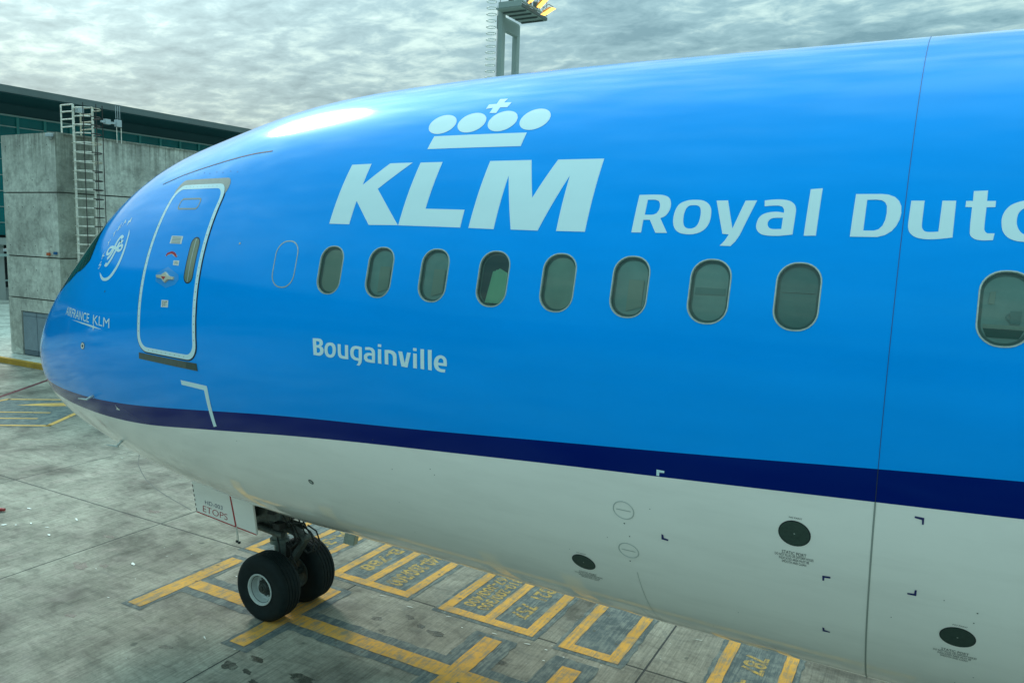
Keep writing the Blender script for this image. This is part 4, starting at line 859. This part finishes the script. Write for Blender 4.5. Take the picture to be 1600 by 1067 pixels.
mid = [(ar[0]*.92+cen*.08+np.array([.004, .002])), (ar[1]*.6+ar[9]*.4), (ar[2]*.6+ar[8]*.4), (ar[3]*.6+ar[8]*.4), (ar[4]*.62+ar[7]*.38)]
q = decal('turn_arrow', [ribbon([tuple(m_) for m_ in mid], .03)], 'red_mark', plane, .0074); q.parent = door
q = decal('arrow_head', [[tuple(ar[5]*.8+ar[7]*.2), tuple(ar[6]), tuple(ar[7]*.85+ar[5]*.15)]], 'red_mark', plane, .0078); q.parent = door
dm('open_label', 'off', 'placard_white', .0066); dm('exit_label', 'exit', 'placard_white', .0066)
def corners_in(k, m_): 
    a_ = np.array(L[k][0]); c = a_.mean(0); b_ = c+(a_-c)*m_; return [tuple(b_[3]), tuple(b_[2]), tuple(b_[1]), tuple(b_[0])]
q = skin_text('exit_lettering', 'EXIT', corners_in('exit', .68), 'black_mark', plane, .0074, bold=.0); q.parent = door
q = skin_text('open_lettering', 'OPEN', corners_in('off', .6), 'seam_white', plane, .0074); q.parent = door
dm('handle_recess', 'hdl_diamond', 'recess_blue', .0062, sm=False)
h_ = np.array(L['hdl'][0]); n = len(h_)
cn = h_.mean(0)
hd = loops_strip('door_handle', [[tuple(v) for v in h_], [tuple(v) for v in h_], [tuple(cn+(v-cn)*.9) for v in h_], [tuple(cn+(v-cn)*.02) for v in h_]], [.006, .020, .026, .027], 'beige_handle', door)
q = decal('handle_flag', L['hdl_tri'], 'red_mark', plane, .028); q.parent = hd
# cockpit side glazing (both sides)
ck = L['cockpit'][0]
ckp = [(2.45, .47), (2.75, .455)]+[tuple(q) for q in ck[:1]]+[(3.15, .435), (3.31, .435)]+[tuple(q) for q in ck[2:]]+[(3.12, .80), (2.8, .86), (2.45, .86)]
o = decal('cockpit_window', [smooth_loop(ckp, 60, 3)], 'cockpit_glass', plane, .004, gx=.05, gp=.03); o2 = o.copy(); C.objects.link(o2); o2.parent = plane; o2.scale = (1, -1, 1)
o = decal('cockpit_window', [[(1.72, .60), (2.05, .50), (2.38, .48), (2.38, .88), (2.1, .98), (1.85, .95)]], 'cockpit_glass', plane, .004, gx=.05, gp=.03); o2 = o.copy(); C.objects.link(o2); o2.parent = plane; o2.scale = (1, -1, 1)
# drain mast under the belly
bm = bmesh.new(); add_box(bm, 6.06, 6.26, -.05, .05, 1.31, 1.80, .01); o = obj('drain_mast', bm, 'frame_metal', plane)
for v in o.data.vertices:
    if v.co.z > 1.5: v.co.x += .10

# ------------------------------------------------------------------ nose landing gear
GXC, GR = 4.91, .508
gear = tube('nose_gear', (GXC-.13, 0, .50), (GXC-.15, 0, 1.12), .085, 'strut_grey', plane, 24); gear['label'] = 'nose landing gear with two wheels'
tube('outer_cylinder', (GXC-.147, 0, 1.02), (GXC-.18, 0, 2.25), .115, 'strut_grey', gear, 24)
tube('torque_collar', (GXC-.15, 0, 1.03), (GXC-.152, 0, 1.10), .145, 'strut_grey', gear, 24)
tube('torque_collar', (GXC-.153, 0, 1.20), (GXC-.155, 0, 1.27), .150, 'gear_metal', gear, 24)
tube('axle', (GXC, -.52, GR), (GXC, .52, GR), .055, 'gear_metal', gear, 16)
bm = bmesh.new(); add_box(bm, GXC-.22, GXC+.10, -.12, .12, .42, .64, .03); obj('axle_housing', bm, 'gear_dark', gear)
# steering actuators and the box of fittings around the collar
bm = bmesh.new(); add_box(bm, 4.27, 4.70, -.15, .15, 1.38, 1.62, .03); add_box(bm, 4.62, 4.98, -.19, .19, 1.40, 1.62, .03); add_box(bm, 4.22, 4.72, -.14, .14, 1.26, 1.95, .02); obj('steering_housing', bm, 'gear_metal', gear)
for s in (-1, 1):
    tube('steering_actuator', (4.45, s*.20, 1.30), (5.05, s*.22, 1.27), .05, 'gear_metal', gear, 12)
    lathe('taxi_lamp', [(0, -.05), (.07, -.05), (.085, .03), (.08, .035)], (4.42, s*.2, 1.50), 'gear_metal', gear, 'X', 16)
    lathe('lamp_lens', [(0, -.055), (.06, -.053), (.07, -.045)], (4.42, s*.2, 1.50), 'lamp_glass', gear, 'X', 16)
# torque links behind the leg
def link_arm(name, p, q, w0, w1, mat):
    bm_ = bmesh.new(); p, q = Vector(p), Vector(q); d_ = (q-p).normalized(); n_ = Vector((0, 1, 0)); u_ = d_.cross(n_).normalized()
    vs_ = []
    for c_p, ww in ((p, w0), (q, w1)):
        for a_, b_ in ((-1, -1), (1, -1), (1, 1), (-1, 1)): vs_.append(bm_.verts.new(c_p+n_*a_*ww/2+u_*b_*.035))
    for f in ((0, 1, 2, 3), (7, 6, 5, 4), (0, 4, 5, 1), (1, 5, 6, 2), (2, 6, 7, 3), (3, 7, 4, 0)): bm_.faces.new([vs_[i] for i in f])
    bmesh.ops.recalc_face_normals(bm_, faces=bm_.faces); o_ = obj(name, bm_, mat, gear); bevel_mod(o_, .012); return o_
link_arm('torque_link', (GXC-.05, 0, 1.32), (5.32, 0, 1.22), .20, .12, 'gear_metal')
link_arm('torque_link', (5.32, 0, 1.22), (GXC+.02, 0, .66), .12, .22, 'gear_metal')
tube('link_pin', (5.32, -.10, 1.22), (5.32, .10, 1.22), .045, 'gear_metal', gear, 12)
tube('drag_brace', (4.80, 0, 1.34), (3.9, 0, 2.15), .06, 'gear_dark', gear, 10)
bm = bmesh.new()
random.seed(3)
for y_, a0 in ((-.13, 0), (-.08, .6), (.05, 1.1), (.12, 1.9), (-.16, 2.4)):
    pts = [(4.95+.09*math.cos(a0), y_, 1.66), (5.16, y_-.03, 1.42), (5.26+.05*math.sin(a0), y_-.02, 1.20), (5.14, y_, 1.06), (5.02, y_*.8, 1.12)]
    add_path(bm, pts, .011, 5)
pts = [(5.30, -.06, 1.42), (5.46, -.07, 1.36), (5.53, -.07, 1.22), (5.50, -.07, 1.08), (5.40, -.07, 1.02), (5.33, -.07, 1.06)]
add_path(bm, pts, .014, 5); add_path(bm, [(p[0]-.02, -p[1], p[2]-.03) for p in pts], .012, 5)
add_path(bm, [(5.03, -.05, 1.05), (5.10, -.1, .92), (5.22, -.12, .80), (5.20, -.10, .66), (5.04, -.08, .56)], .013, 5)
add_path(bm, [(4.86, -.12, 1.75), (4.80, -.15, 1.4), (4.86, -.13, 1.1), (4.88, -.09, .8)], .012, 5)
o = obj('hydraulic_hoses', bm, 'gear_dark', gear, True)
# small fittings crowding the bay mouth
bm = bmesh.new()
for k in range(34):
    x_, y_, z_ = random.uniform(4.25, 5.45), random.uniform(-.3, .3), random.uniform(1.42, 1.95); s = random.uniform(.02, .07)
    if x_ > 5.1: z_ = max(z_, 1.5)
    if k % 3: add_box(bm, x_-s, x_+s*1.3, y_-s, y_+s, z_-s*.8, z_+s*.8, .004)
    else: add_tube(bm, (x_-.12, y_, z_), (x_+.14, y_+.03, z_+.04), s*.45, None, 8)
obj('bay_fittings', bm, 'gear_dark', gear)
bm = bmesh.new(); add_box(bm, 4.37, 4.47, -.30, -.24, 1.50, 1.56, .004); add_box(bm, 4.40, 4.45, -.31, -.25, 1.44, 1.47, .004); obj('bay_placard', bm, 'placard_white', gear)
# wheels
TY = [(.200, -.150), (.235, -.172), (.300, -.186), (.385, -.196), (.440, -.190), (.475, -.172), (.496, -.145), (.503, -.125)]
for yc in (-.09, -.03, .03, .09):
    TY += [(.507, yc-.022), (.507, yc-.007), (.497, yc-.005), (.497, yc+.005), (.507, yc+.007)]
TY += [(.507, .112), (.503, .125), (.496, .145), (.475, .172), (.440, .190), (.385, .196), (.300, .186), (.235, .172), (.200, .150)]
for s in (-1, 1):
    c = (GXC, s*.375, GR)
    lathe('tyre', TY, c, 'rubber', gear, 'Y', 96, 30)
    RM = [(.236, -.172), (.242, -.182), (.236, -.192), (.222, -.190), (.212, -.176), (.205, -.150), (.196, -.10), (.185, -.06), (.150, -.045), (.115, -.05)]
    RM = [(r_, a_ if s < 0 else -a_) for r_, a_ in RM]
    lathe('rim', RM, c, 'rim_paint', gear, 'Y', 64, 45)
    HB = [(.155, -.046), (.150, -.050), (.10, -.055), (.095, -.11), (.075, -.135), (.045, -.140), (.04, -.165), (0, -.168)]
    HB = [(r_, a_ if s < 0 else -a_) for r_, a_ in HB]
    lathe('hub', HB, c, 'hub_dark', gear, 'Y', 32, 35)
    RI = [(.236, .172), (.24, .18), (.225, .188), (.20, .15), (.12, .12), (.06, .10), (0, .10)]; RI = [(r_, a_ if s < 0 else -a_) for r_, a_ in RI]
    lathe('inner_rim', RI, c, 'gear_metal', gear, 'Y', 48, 40)
    bm = bmesh.new()
    for k in range(9):
        t = 2*math.pi*k/9+.2; x_, z_ = c[0]+.132*math.cos(t), c[2]+.132*math.sin(t); y0_ = c[1]+s*.046; add_tube(bm, (x_, y0_, z_), (x_, y0_+s*.03, z_), .012, None, 6)
    obj('hub_bolts', bm, 'rim_paint', gear)
# nose gear doors with their lettering
def gdoor(s, label):
    x0t, x0b, x1b, x1t = 3.492, 3.583, 4.872, 4.80
    y = s*.55; bm_ = bmesh.new(); vs_ = []
    for yy in (y-.018, y+.018):
        for x_, z_ in ((3.44, 2.13), (x0t, 1.88), (x0b, 1.446), (x1b, 1.346), (x1t, 1.775), (4.765, 2.0)): vs_.append(bm_.verts.new((x_, yy, z_)))
    bm_.faces.new(vs_[:6]); bm_.faces.new(vs_[6:][::-1])
    for i in range(6): bm_.faces.new((vs_[i], vs_[(i+1) % 6], vs_[6+(i+1) % 6], vs_[6+i]))
    bmesh.ops.recalc_face_normals(bm_, faces=bm_.faces); o_ = obj('gear_door', bm_, 'white_paint', plane); o_['label'] = label; bevel_mod(o_, .005); return o_
gd = gdoor(-1, 'lowered nose gear door lettered ETOPS'); gd2 = gdoor(1, 'far side nose gear door')
def dplate(name, pts, mat, y=-.5705, th=.003, par=gd):
    bm_ = bmesh.new(); A = [bm_.verts.new((x_, y, z_)) for x_, z_ in pts]; B = [bm_.verts.new((x_, y+th, z_)) for x_, z_ in pts]; n_ = len(pts)
    bm_.faces.new(A); bm_.faces.new(B[::-1])
    for i in range(n_): bm_.faces.new((A[i], A[(i+1) % n_], B[(i+1) % n_], B[i]))
    bmesh.ops.recalc_face_normals(bm_, faces=bm_.faces); return obj(name, bm_, mat, par)
dplate('red_band', [(4.315, 1.845), (4.345, 1.838), (4.462, 1.388), (4.430, 1.388)], 'red_mark')
dplate('red_edge', [(3.585, 1.462), (4.87, 1.362), (4.872, 1.346), (3.584, 1.446)], 'red_mark')
for k in range(6):
    a_, b_ = k/6+.02, k/6+.11; f = lambda t: (3.492+.091*t, 1.88-.434*t)
    p0, p1 = f(a_), f(b_); dplate('dark_dash', [(p0[0]+.002, p0[1]), (p0[0]+.018, p0[1]), (p1[0]+.018, p1[1]), (p1[0]+.002, p1[1])], 'black_mark')
def gd_text(body, c, mat, par):
    v, f, _ = text_mesh(body, bold=-.012); c = [np.array(q) for q in c]
    V = []
    for a_, b_ in v:
        q = (1-a_)*(1-b_)*c[0]+a_*(1-b_)*c[1]+a_*b_*c[2]+(1-a_)*b_*c[3]; V.append((float(q[0]), -.5712, float(q[1])))
    me = bpy.data.meshes.new('door_lettering'); me.from_pydata(V, [], f); return link('door_lettering', me, mat, par)
gd_text('HD-003', [(3.783, 1.614), (4.163, 1.590), (4.165, 1.655), (3.783, 1.675)], 'navy_mark', gd)
gd_text('ETOPS', [(3.733, 1.486), (4.268, 1.450), (4.270, 1.545), (3.733, 1.582)], 'red_mark', gd)
bm = bmesh.new(); add_path(bm, [(4.46, -.575, 1.40), (4.47, -.575, 1.27), (4.475, -.575, 1.18)], .006, 5); add_path(bm, [(4.46, -.575, 1.40), (4.50, -.58, 1.27), (4.515, -.58, 1.17)], .006, 5)
obj('door_lanyard', bm, 'galv_white', gd)
bm = bmesh.new(); add_box(bm, 4.455, 4.49, -.59, -.56, 1.155, 1.185); add_box(bm, 4.50, 4.53, -.59, -.56, 1.145, 1.175); obj('lanyard_pin', bm, 'black_mark', gd)
# wheel well
bm = bmesh.new(); add_box(bm, 4.05, 5.42, -.46, .46, 1.80, 2.9); bmesh.ops.delete(bm, geom=[f for f in bm.faces if f.normal.z < -.9], context='FACES_ONLY'); bmesh.ops.reverse_faces(bm, faces=bm.faces)
obj('wheel_well', bm, 'gear_dark', plane)
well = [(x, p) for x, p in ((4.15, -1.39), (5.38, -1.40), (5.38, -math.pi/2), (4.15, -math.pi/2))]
decal('well_shade_patch', [well], 'dark_gap', plane, .003, mirror=True)  # dark sheet on the uncut belly, painting the shade of the open well
# ------------------------------------------------------------------ concrete service block on its kerb
kerb = tag(empty('kerb', (0, 0, 0)), kind='structure', label='yellow kerb in front of the concrete block')
box('kerb_plinth', -60, -16.6, 9.80, 24, -.1, .20, 'cast_concrete', kerb)
for k in range(10):
    x1 = -16.6-k*1.9; o = box('kerb_stone', x1-1.89, x1, 9.62, 9.798, -.1, .225, 'kerb_yellow', kerb, .015)
blk = tag(empty('service_block', (-20, 14, 0)), 'weathered cast concrete block with grey metal door, left of the aircraft nose', 'building')
def bbox(name, x0, x1, y0, y1, z0, z1, mat, par=blk, bev=0.):
    o_ = box(name, x0, x1, y0, y1, z0, z1, mat, None, bev); o_.data.transform(Matrix.Translation((20, -14, 0)))
    o_.parent = par if par is blk else par
    if par is not blk: o_.data.transform(Matrix.Translation((0, 0, 0)))
    return o_
HZ = [.2, 2.68, 4.45, 7.10, 9.47]
bbox('core', -21.9, -18.05, 10.72, 24.0, .2, 9.40, 'concrete_joint')
# front face: cast panels separated by recessed joints
XF = [-21.95, -20.9, -19.5, -18.12]
for k in range(4):
    z0, z1 = HZ[k]+.025, HZ[k+1]-.025 if k < 3 else 9.47
    cols = [(XF[0], XF[1]), (XF[1], XF[2]), (XF[2], XF[3])] if k >= 2 else [(XF[0], XF[3])]
    for a_, b_ in cols:
        if k == 0:
            bbox('concrete_panel', -21.95, -21.06, 10.64, 10.8, z0, z1, 'cast_concrete'); bbox('concrete_panel', -21.06, -18.12, 10.64, 10.8, 2.12, z1, 'cast_concrete')
        else: bbox('concrete_panel', a_+.004, b_-.004, 10.64+random.uniform(0, .012), 10.8, z0, z1, 'cast_concrete')
    # side face: a darker strip by the corner, then wide panels
    ys = [10.70, 12.25, 15.6, 19.0, 24]
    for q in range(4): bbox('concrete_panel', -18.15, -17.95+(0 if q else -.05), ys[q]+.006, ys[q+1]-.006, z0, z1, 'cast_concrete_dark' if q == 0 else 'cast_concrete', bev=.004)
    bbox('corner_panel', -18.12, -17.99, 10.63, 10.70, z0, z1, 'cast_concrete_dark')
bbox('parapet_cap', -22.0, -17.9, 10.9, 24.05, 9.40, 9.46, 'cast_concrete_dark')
# double metal door
df = bbox('metal_door', -21.04, -18.3, 10.70, 10.76, .22, 2.10, 'door_dark')
for x0, x1 in ((-21.0, -20.02), (-19.98, -19.0), (-18.96, -18.34)):
    lf = bbox('door_leaf', x0, x1, 10.67, 10.70, .45, 1.90, 'door_grey', df, .006)
    lf2 = bbox('kick_plate', x0, x1, 10.672, 10.70, .24, .43, 'door_dark', df, .004); bbox('transom_panel', x0, x1, 10.675, 10.70, 1.92, 2.07, 'door_grey', df, .004)
for n_ in [o_ for o_ in df.children]: n_.location = (0, 0, 0)
bbox('orange_box', -18.90, -18.74, 10.55, 10.63, 4.55, 4.66, 'orange_box'); bbox('blue_box', -18.42, -18.26, 10.55, 10.63, 4.60, 4.71, 'blue_box')
bbox('wall_lamp', -22.28, -21.96, 10.68, 10.82, 4.60, 4.72, 'box_white')
# tie holes and dark drips on the front
bm = bmesh.new()
for zz in (3.05, 3.9, 4.9, 6.5, 7.6, 9.0):
    for xx in (-21.6, -20.6, -19.8, -18.7): add_tube(bm, (xx, 10.636, zz), (xx, 10.64, zz), .022, None, 8)
bm.transform(Matrix.Translation((20, -14, 0))); obj('tie_holes', bm, 'concrete_joint', blk)

# caged ladder on the side face
lad = tag(empty('caged_ladder', (-17.75, 11.6, 3.0)), 'rusty white caged ladder climbing the concrete block', 'ladder')
def lt(name, p, q, r_, mat, seg=6):
    off = Vector((17.75, -11.6, -3.0)); return tube(name, Vector(p)+off, Vector(q)+off, r_, mat, lad, seg)
def lb(name, x0, x1, y0, y1, z0, z1, mat):
    o_ = box(name, x0, x1, y0, y1, z0, z1, mat, lad); o_.data.transform(Matrix.Translation((17.75, -11.6, -3.0))); return o_
for y_ in (11.20, 12.02):
    lb('stile', -17.78, -17.72, y_-.035, y_+.035, 3.0, 10.62, 'galv_white')
z_ = 3.2; k = 0
while z_ < 9.4:
    lb('rung', -17.77, -17.73, 11.235, 11.985, z_-.022, z_+.022, 'galv_white')
    lb('wall_bracket', -17.95, -17.78, 11.22, 11.30, z_-.012, z_+.012, 'galv_white')
    z_ += .37; k += 1
z_ = 4.3
while z_ < 10.75:
    # hoop standing proud of the stiles
    pts = []
    for q in range(9):
        t = math.pi*q/8; pts.append((-17.75+.86*math.sin(t), 11.61-.52*math.cos(t)*(1 if q not in (0, 8) else .79), z_))
    bm = bmesh.new()
    for a_, b_ in zip(pts[:-1], pts[1:]):
        d_ = Vector(b_)-Vector(a_); add_tube(bm, Vector(a_)+Vector((17.75, -11.6, -3)), Vector(b_)+Vector((17.75, -11.6, -3)), .022, None, 5)
    o = obj('cage_hoop', bm, 'ladder_dark' if random.random() < .75 else 'rust_white', lad)
    bm = bmesh.new(); 
    for a_, b_ in zip(pts[:3], pts[1:4]): add_tube(bm, Vector(a_)+Vector((17.75, -11.6, -3.0)), Vector(b_)+Vector((17.75, -11.6, -3.0)), .030, None, 5)
    obj('hoop_paint', bm, 'galv_white', lad)
    z_ += .37 if z_ < 9.4 else .33
for y_, x_ in ((11.61, -16.89), (11.2, -17.1), (12.02, -17.1)): lt('cage_strap', (x_, y_, 4.3), (x_, y_, 10.65), .018, 'ladder_dark')
for y_ in (11.20, 12.02):
    for x_ in (-18.55,): lt('handrail_post', (x_, y_, 9.45), (x_, y_, 10.62), .035, 'galv_white' if y_ < 11.5 else 'rust_white')
    for zz in (9.75, 10.05, 10.35, 10.62): lt('handrail_bar', (-18.55, y_, zz), (-17.75, y_, zz), .028, 'galv_white' if y_ < 11.5 else 'rust_white')
lb('junction_box', -17.7, -17.5, 11.25, 11.5, 10.3, 10.52, 'box_white')
ant = tag(empty('antenna_unit', (-16.95, 12.35, 9.95)), 'white antenna box with thin rods on an arm beside the ladder top', 'antenna')
def ab(name, x0, x1, y0, y1, z0, z1, mat='box_white'): return box(name, x0, x1, y0, y1, z0, z1, mat, ant, .004)
ab('box', -.09, .09, .14, .36, -.06, .22); ab('arm', -.05, .05, -.5, .10, .02, .10); ab('bracket', -.08, .08, -.35, -.12, -.02, .18)
for dy_ in (.16, .25, .34): tube('rod', (0, dy_, .26), (0, dy_, .78), .012, 'box_white', ant, 6)
for dy_ in (.18, .38): tube('lower_rod', (0, dy_, -.72), (0, dy_, -.08), .018, 'galv_white', ant, 6)
cm = tag(empty('security_camera', (-18.25, 10.55, 9.25)), 'small white security camera at the top corner of the concrete block', 'camera')
bm = bmesh.new(); add_box(bm, -.22, .12, -.10, .04, .03, .16, .015); obj('housing', bm, 'box_white', cm); lathe('dome', [(0, -.12), (.06, -.09), (.08, 0), (.08, .03)], (.02, -.02, 0), 'grey_plate', cm, 'Z', 12)

# ------------------------------------------------------------------ terminal
term = tag(empty('terminal', (-50, 20, 0)), 'long dark terminal with teal glass band under a deep overhanging roof', 'building')
def tb(name, x0, x1, y0, y1, z0, z1, mat, par=None, bev=0.):
    o_ = box(name, x0, x1, y0, y1, z0, z1, mat, None, bev); o_.data.transform(Matrix.Translation((50, -20, 0))); o_.parent = par or term; return o_
Y0, Y1 = -110, 130
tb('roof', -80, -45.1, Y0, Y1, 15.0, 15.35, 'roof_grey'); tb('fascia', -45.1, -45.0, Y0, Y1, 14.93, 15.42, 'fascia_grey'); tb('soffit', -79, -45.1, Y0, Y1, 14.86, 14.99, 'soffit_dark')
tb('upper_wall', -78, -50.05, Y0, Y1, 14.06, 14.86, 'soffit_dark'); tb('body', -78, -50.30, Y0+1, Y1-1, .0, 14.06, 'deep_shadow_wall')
tb('header', -50.12, -49.88, Y0, Y1, 13.95, 14.06, 'pale_transom'); 
for z_ in (13.17,): tb('transom', -50.08, -49.92, Y0, Y1, z_-.04, z_+.04, 'pale_transom')
for z_ in (11.9, 10.7, 9.5, 8.3, 7.1, 5.9): tb('transom', -50.07, -49.93, Y0, Y1, z_-.03, z_+.03, 'pale_transom')
pane_me = None
y_ = 14.5
while y_ < 48:
    g_ = tb('glass_pane', -50.06, -50.02, y_+.10, y_+2.0, 4.95, 13.94, 'teal_glass'); tb('mullion', -50.06, -49.90, y_-.10, y_+.10, 4.9, 13.94, 'teal_mullion'); y_ += 2.1
tb('glass_band', -50.06, -50.03, 48.2, Y1-2, 4.95, 13.94, 'teal_glass'); tb('glass_band', -50.06, -50.03, Y0+2, 14.4, 4.95, 13.94, 'teal_glass')
for y_ in np.arange(Y0+3, 14, 4.2): tb('mullion', -50.06, -49.92, y_-.08, y_+.08, 4.9, 13.94, 'teal_mullion')
tb('canopy', -52, -47.5, Y0+2, Y1-2, 4.25, 4.75, 'canopy_pale'); tb('canopy_strip', -47.52, -47.45, Y0+2, Y1-2, 3.4, 3.6, 'pale_transom')
tb('service_door', -50.2, -50.1, 23.6, 25.6, 0, 2.6, 'door_grey'); tb('low_wall', -49.9, -49.6, 16, 40, 0, .95, 'canopy_pale'); tb('guard_rail', -48.6, -48.5, 16, 40, 1.5, 1.62, 'pale_transom')
for y_ in np.arange(-96, 120, 12): tb('pillar', -48.4, -47.9, y_, y_+.5, 0, 4.25, 'canopy_pale')

# ------------------------------------------------------------------ flood-light mast
mast = tag(empty('light_mast', (-23, 57, 0)), 'tall twin-column flood-light mast with platform and ladder hoops', 'light mast')
def mb(name, x0, x1, y0, y1, z0, z1, mat, par=None, bev=0.):
    o_ = box(name, x0, x1, y0, y1, z0, z1, mat, None, bev); o_.data.transform(Matrix.Translation((23, -57, 0))); o_.parent = par or mast; return o_
mb('column', -24.30, -23.82, 56.1, 56.7, 0, 26.6, 'mast_grey'); mb('column', -24.95, -24.45, 60.1, 60.7, 0, 26.4, 'mast_grey')
mb('cross_beam', -24.75, -24.25, 56.7, 60.1, 25.2, 26.35, 'mast_grey')
mb('platform', -24.0, -21.45, 55.2, 60.3, 26.42, 26.55, 'mast_grey')
mb('edge_beam', -23.72, -21.40, 55.15, 55.3, 26.50, 27.0, 'mast_grey'); mb('edge_beam', -21.48, -21.33, 55.3, 60.3, 26.45, 26.72, 'mast_dark'); mb('edge_beam', -21.50, -21.35, 55.3, 60.3, 26.85, 27.0, 'mast_grey')
for y_ in (56.2, 57.3, 58.5, 59.7): mb('joist', -23.8, -21.5, y_, y_+.14, 26.28, 26.42, 'mast_dark')
for x_, y_ in ((-23.6, 55.25), (-22.5, 55.25), (-21.42, 55.25), (-21.42, 57), (-21.42, 58.8), (-21.42, 60.25)): tube('rail_post', (x_+23, y_-57, 27.0), (x_+23, y_-57, 28.1), .03, 'mast_dark', mast, 6)
for zz in (27.5, 28.1):
    tube('guard_rail', (-.6, -1.75, zz), (1.58, -1.75, zz), .03, 'mast_grey', mast, 6); tube('guard_rail', (1.58, -1.75, zz), (1.58, 3.25, zz), .03, 'mast_grey', mast, 6)
for k, (x_, y_) in enumerate(((-22.9, 56.0), (-21.9, 55.7), (-21.7, 57.2), (-21.8, 58.7))): mb('gear_box', x_-.18, x_+.18, y_-.2, y_+.2, 26.95, 27.75, 'mast_dark', bev=.02)
z_ = 27.35
while z_ > 1.0:
    bm = bmesh.new(); n = 14
    pts = [Vector((-24.35-.46+.46*math.cos(2*math.pi*q/n)+23, 56.0-.05-57+.40*math.sin(2*math.pi*q/n)-.15, z_)) for q in range(n+1)]
    add_path(bm, pts, .045, 4); obj('cage_hoop', bm, 'hoop_white', mast); z_ -= .56
bm = bmesh.new()
for y_ in (-.95, -.62): add_tube(bm, (-1.32, y_, 1), (-1.32, y_, 27), .02, None, 4)
obj('ladder_rails', bm, 'mast_dark', mast)
def flood(x, y, z, rx, ry, lab, rz=0.):
    r_ = tag(empty('flood_light', (x, y, z), (rx, ry, rz)), lab, 'flood light', 'flood lights on the mast'); r_.scale = (1.5, 1.2, 1.0)
    bm = bmesh.new(); v = [bm.verts.new(q) for q in ((-.22, -.22, .26), (.22, -.22, .26), (.22, .22, .26), (-.22, .22, .26), (-.42, -.45, 0), (.42, -.45, 0), (.42, .45, 0), (-.42, .45, 0))]
    for f in ((0, 1, 2, 3), (0, 4, 5, 1), (1, 5, 6, 2), (2, 6, 7, 3), (3, 7, 4, 0)): bm.faces.new([v[i] for i in f])
    bmesh.ops.recalc_face_normals(bm, faces=bm.faces); obj('housing', bm, 'lamp_housing', r_)
    box('lens', -.40, .40, -.43, .43, -.01, .015, 'sodium_lamp', r_); 
    bm = bmesh.new()
    for s in (-1, 1): add_tube(bm, (s*.40, 0, .1), (s*.2, 0, .55), .025, None, 5)
    add_tube(bm, (-.2, 0, .55), (.2, 0, .55), .025, None, 5); obj('yoke', bm, 'mast_dark', r_)
flood(-21.15, 57.0, 27.55, R(18), R(-42), 'lit orange flood light at the near end of the mast platform')
flood(-20.35, 57.4, 27.2, R(12), R(-40), 'lit orange flood light in the middle of the mast platform edge')
flood(-20.1, 58.0, 26.55, R(10), R(-24), 'lowest flood light, at the far end of the mast platform edge')
flood(-21.5, 55.6, 28.4, R(15), R(-20), 'flood light at the top of the mast, cut by the picture edge')

# ------------------------------------------------------------------ what the paint reflects: a boarding bridge on the neighbouring stand, ground vehicles
jb = tag(empty('boarding_bridge', (4, -26, 0)), 'dark boarding bridge behind the viewer, seen only as a reflection', 'boarding bridge')
def jbx(name, x0, x1, y0, y1, z0, z1, mat, bev=0.): return box(name, x0, x1, y0, y1, z0, z1, mat, jb, bev)
jbx('tunnel', -26, 36, -1.6, 1.6, 5.1, 8.3, 'jet_bridge_skin', .05); jbx('tunnel', -40, -26.2, -1.9, 1.9, 4.8, 8.6, 'jet_bridge_skin', .05)
for x_ in (-30, -12, 34):
    for s in (-1, 1): jbx('support_leg', x_-.25, x_+.25, s*1.7-.2, s*1.7+.2, 0, 5.0, 'mast_grey')
    jbx('axle_beam', x_-.6, x_+.6, -2.2, 2.2, .2, .7, 'mast_dark')
v, f, _ = text_mesh('Santander', bold=.01); me = bpy.data.meshes.new('side_lettering')
me.from_pydata([(7.4-6.0*a_, 1.62, 6.15+1.0*b_) for a_, b_ in v], [], f); link('side_lettering', me, 'van_white', jb)
jbx('side_stripe', -26, 36, 1.601, 1.612, 5.25, 5.55, 'canopy_pale')
van = tag(empty('service_van', (-26, -9, 0)), 'white service van parked off to the left, seen as a reflection in the nose', 'van')
bm = bmesh.new(); add_box(bm, -2.6, 2.0, -1, 1, .45, 2.3, .15); add_box(bm, 2.0, 3.0, -.98, .98, .45, 1.35, .15); obj('body', bm, 'van_white', van)
box('windows', -.4, 2.02, -1.01, 1.01, 1.45, 2.05, 'cockpit_glass', van)
for x_ in (-1.7, 2.1):
    for s in (-1, 1): lathe('wheel', [(0, -.1), (.33, -.1), (.35, 0), (.33, .1), (0, .1)], (x_, s*.95, .35), 'rubber', van, 'Y', 20)
cone = tag(empty('wheel_chock', (-2.88, -.03, 0), (0, 0, R(30))), 'red and white chock bar at the left edge of the apron', 'chock')
bm = bmesh.new(); add_tube(bm, (-.5, 0, .04), (.0, 0, .04), .035, None, 10); obj('red_bar', bm, 'jet_bridge_red', cone); bm = bmesh.new(); add_tube(bm, (0, 0, .04), (.06, 0, .04), .032, None, 10); obj('end_cap', bm, 'jet_bridge_red', cone)
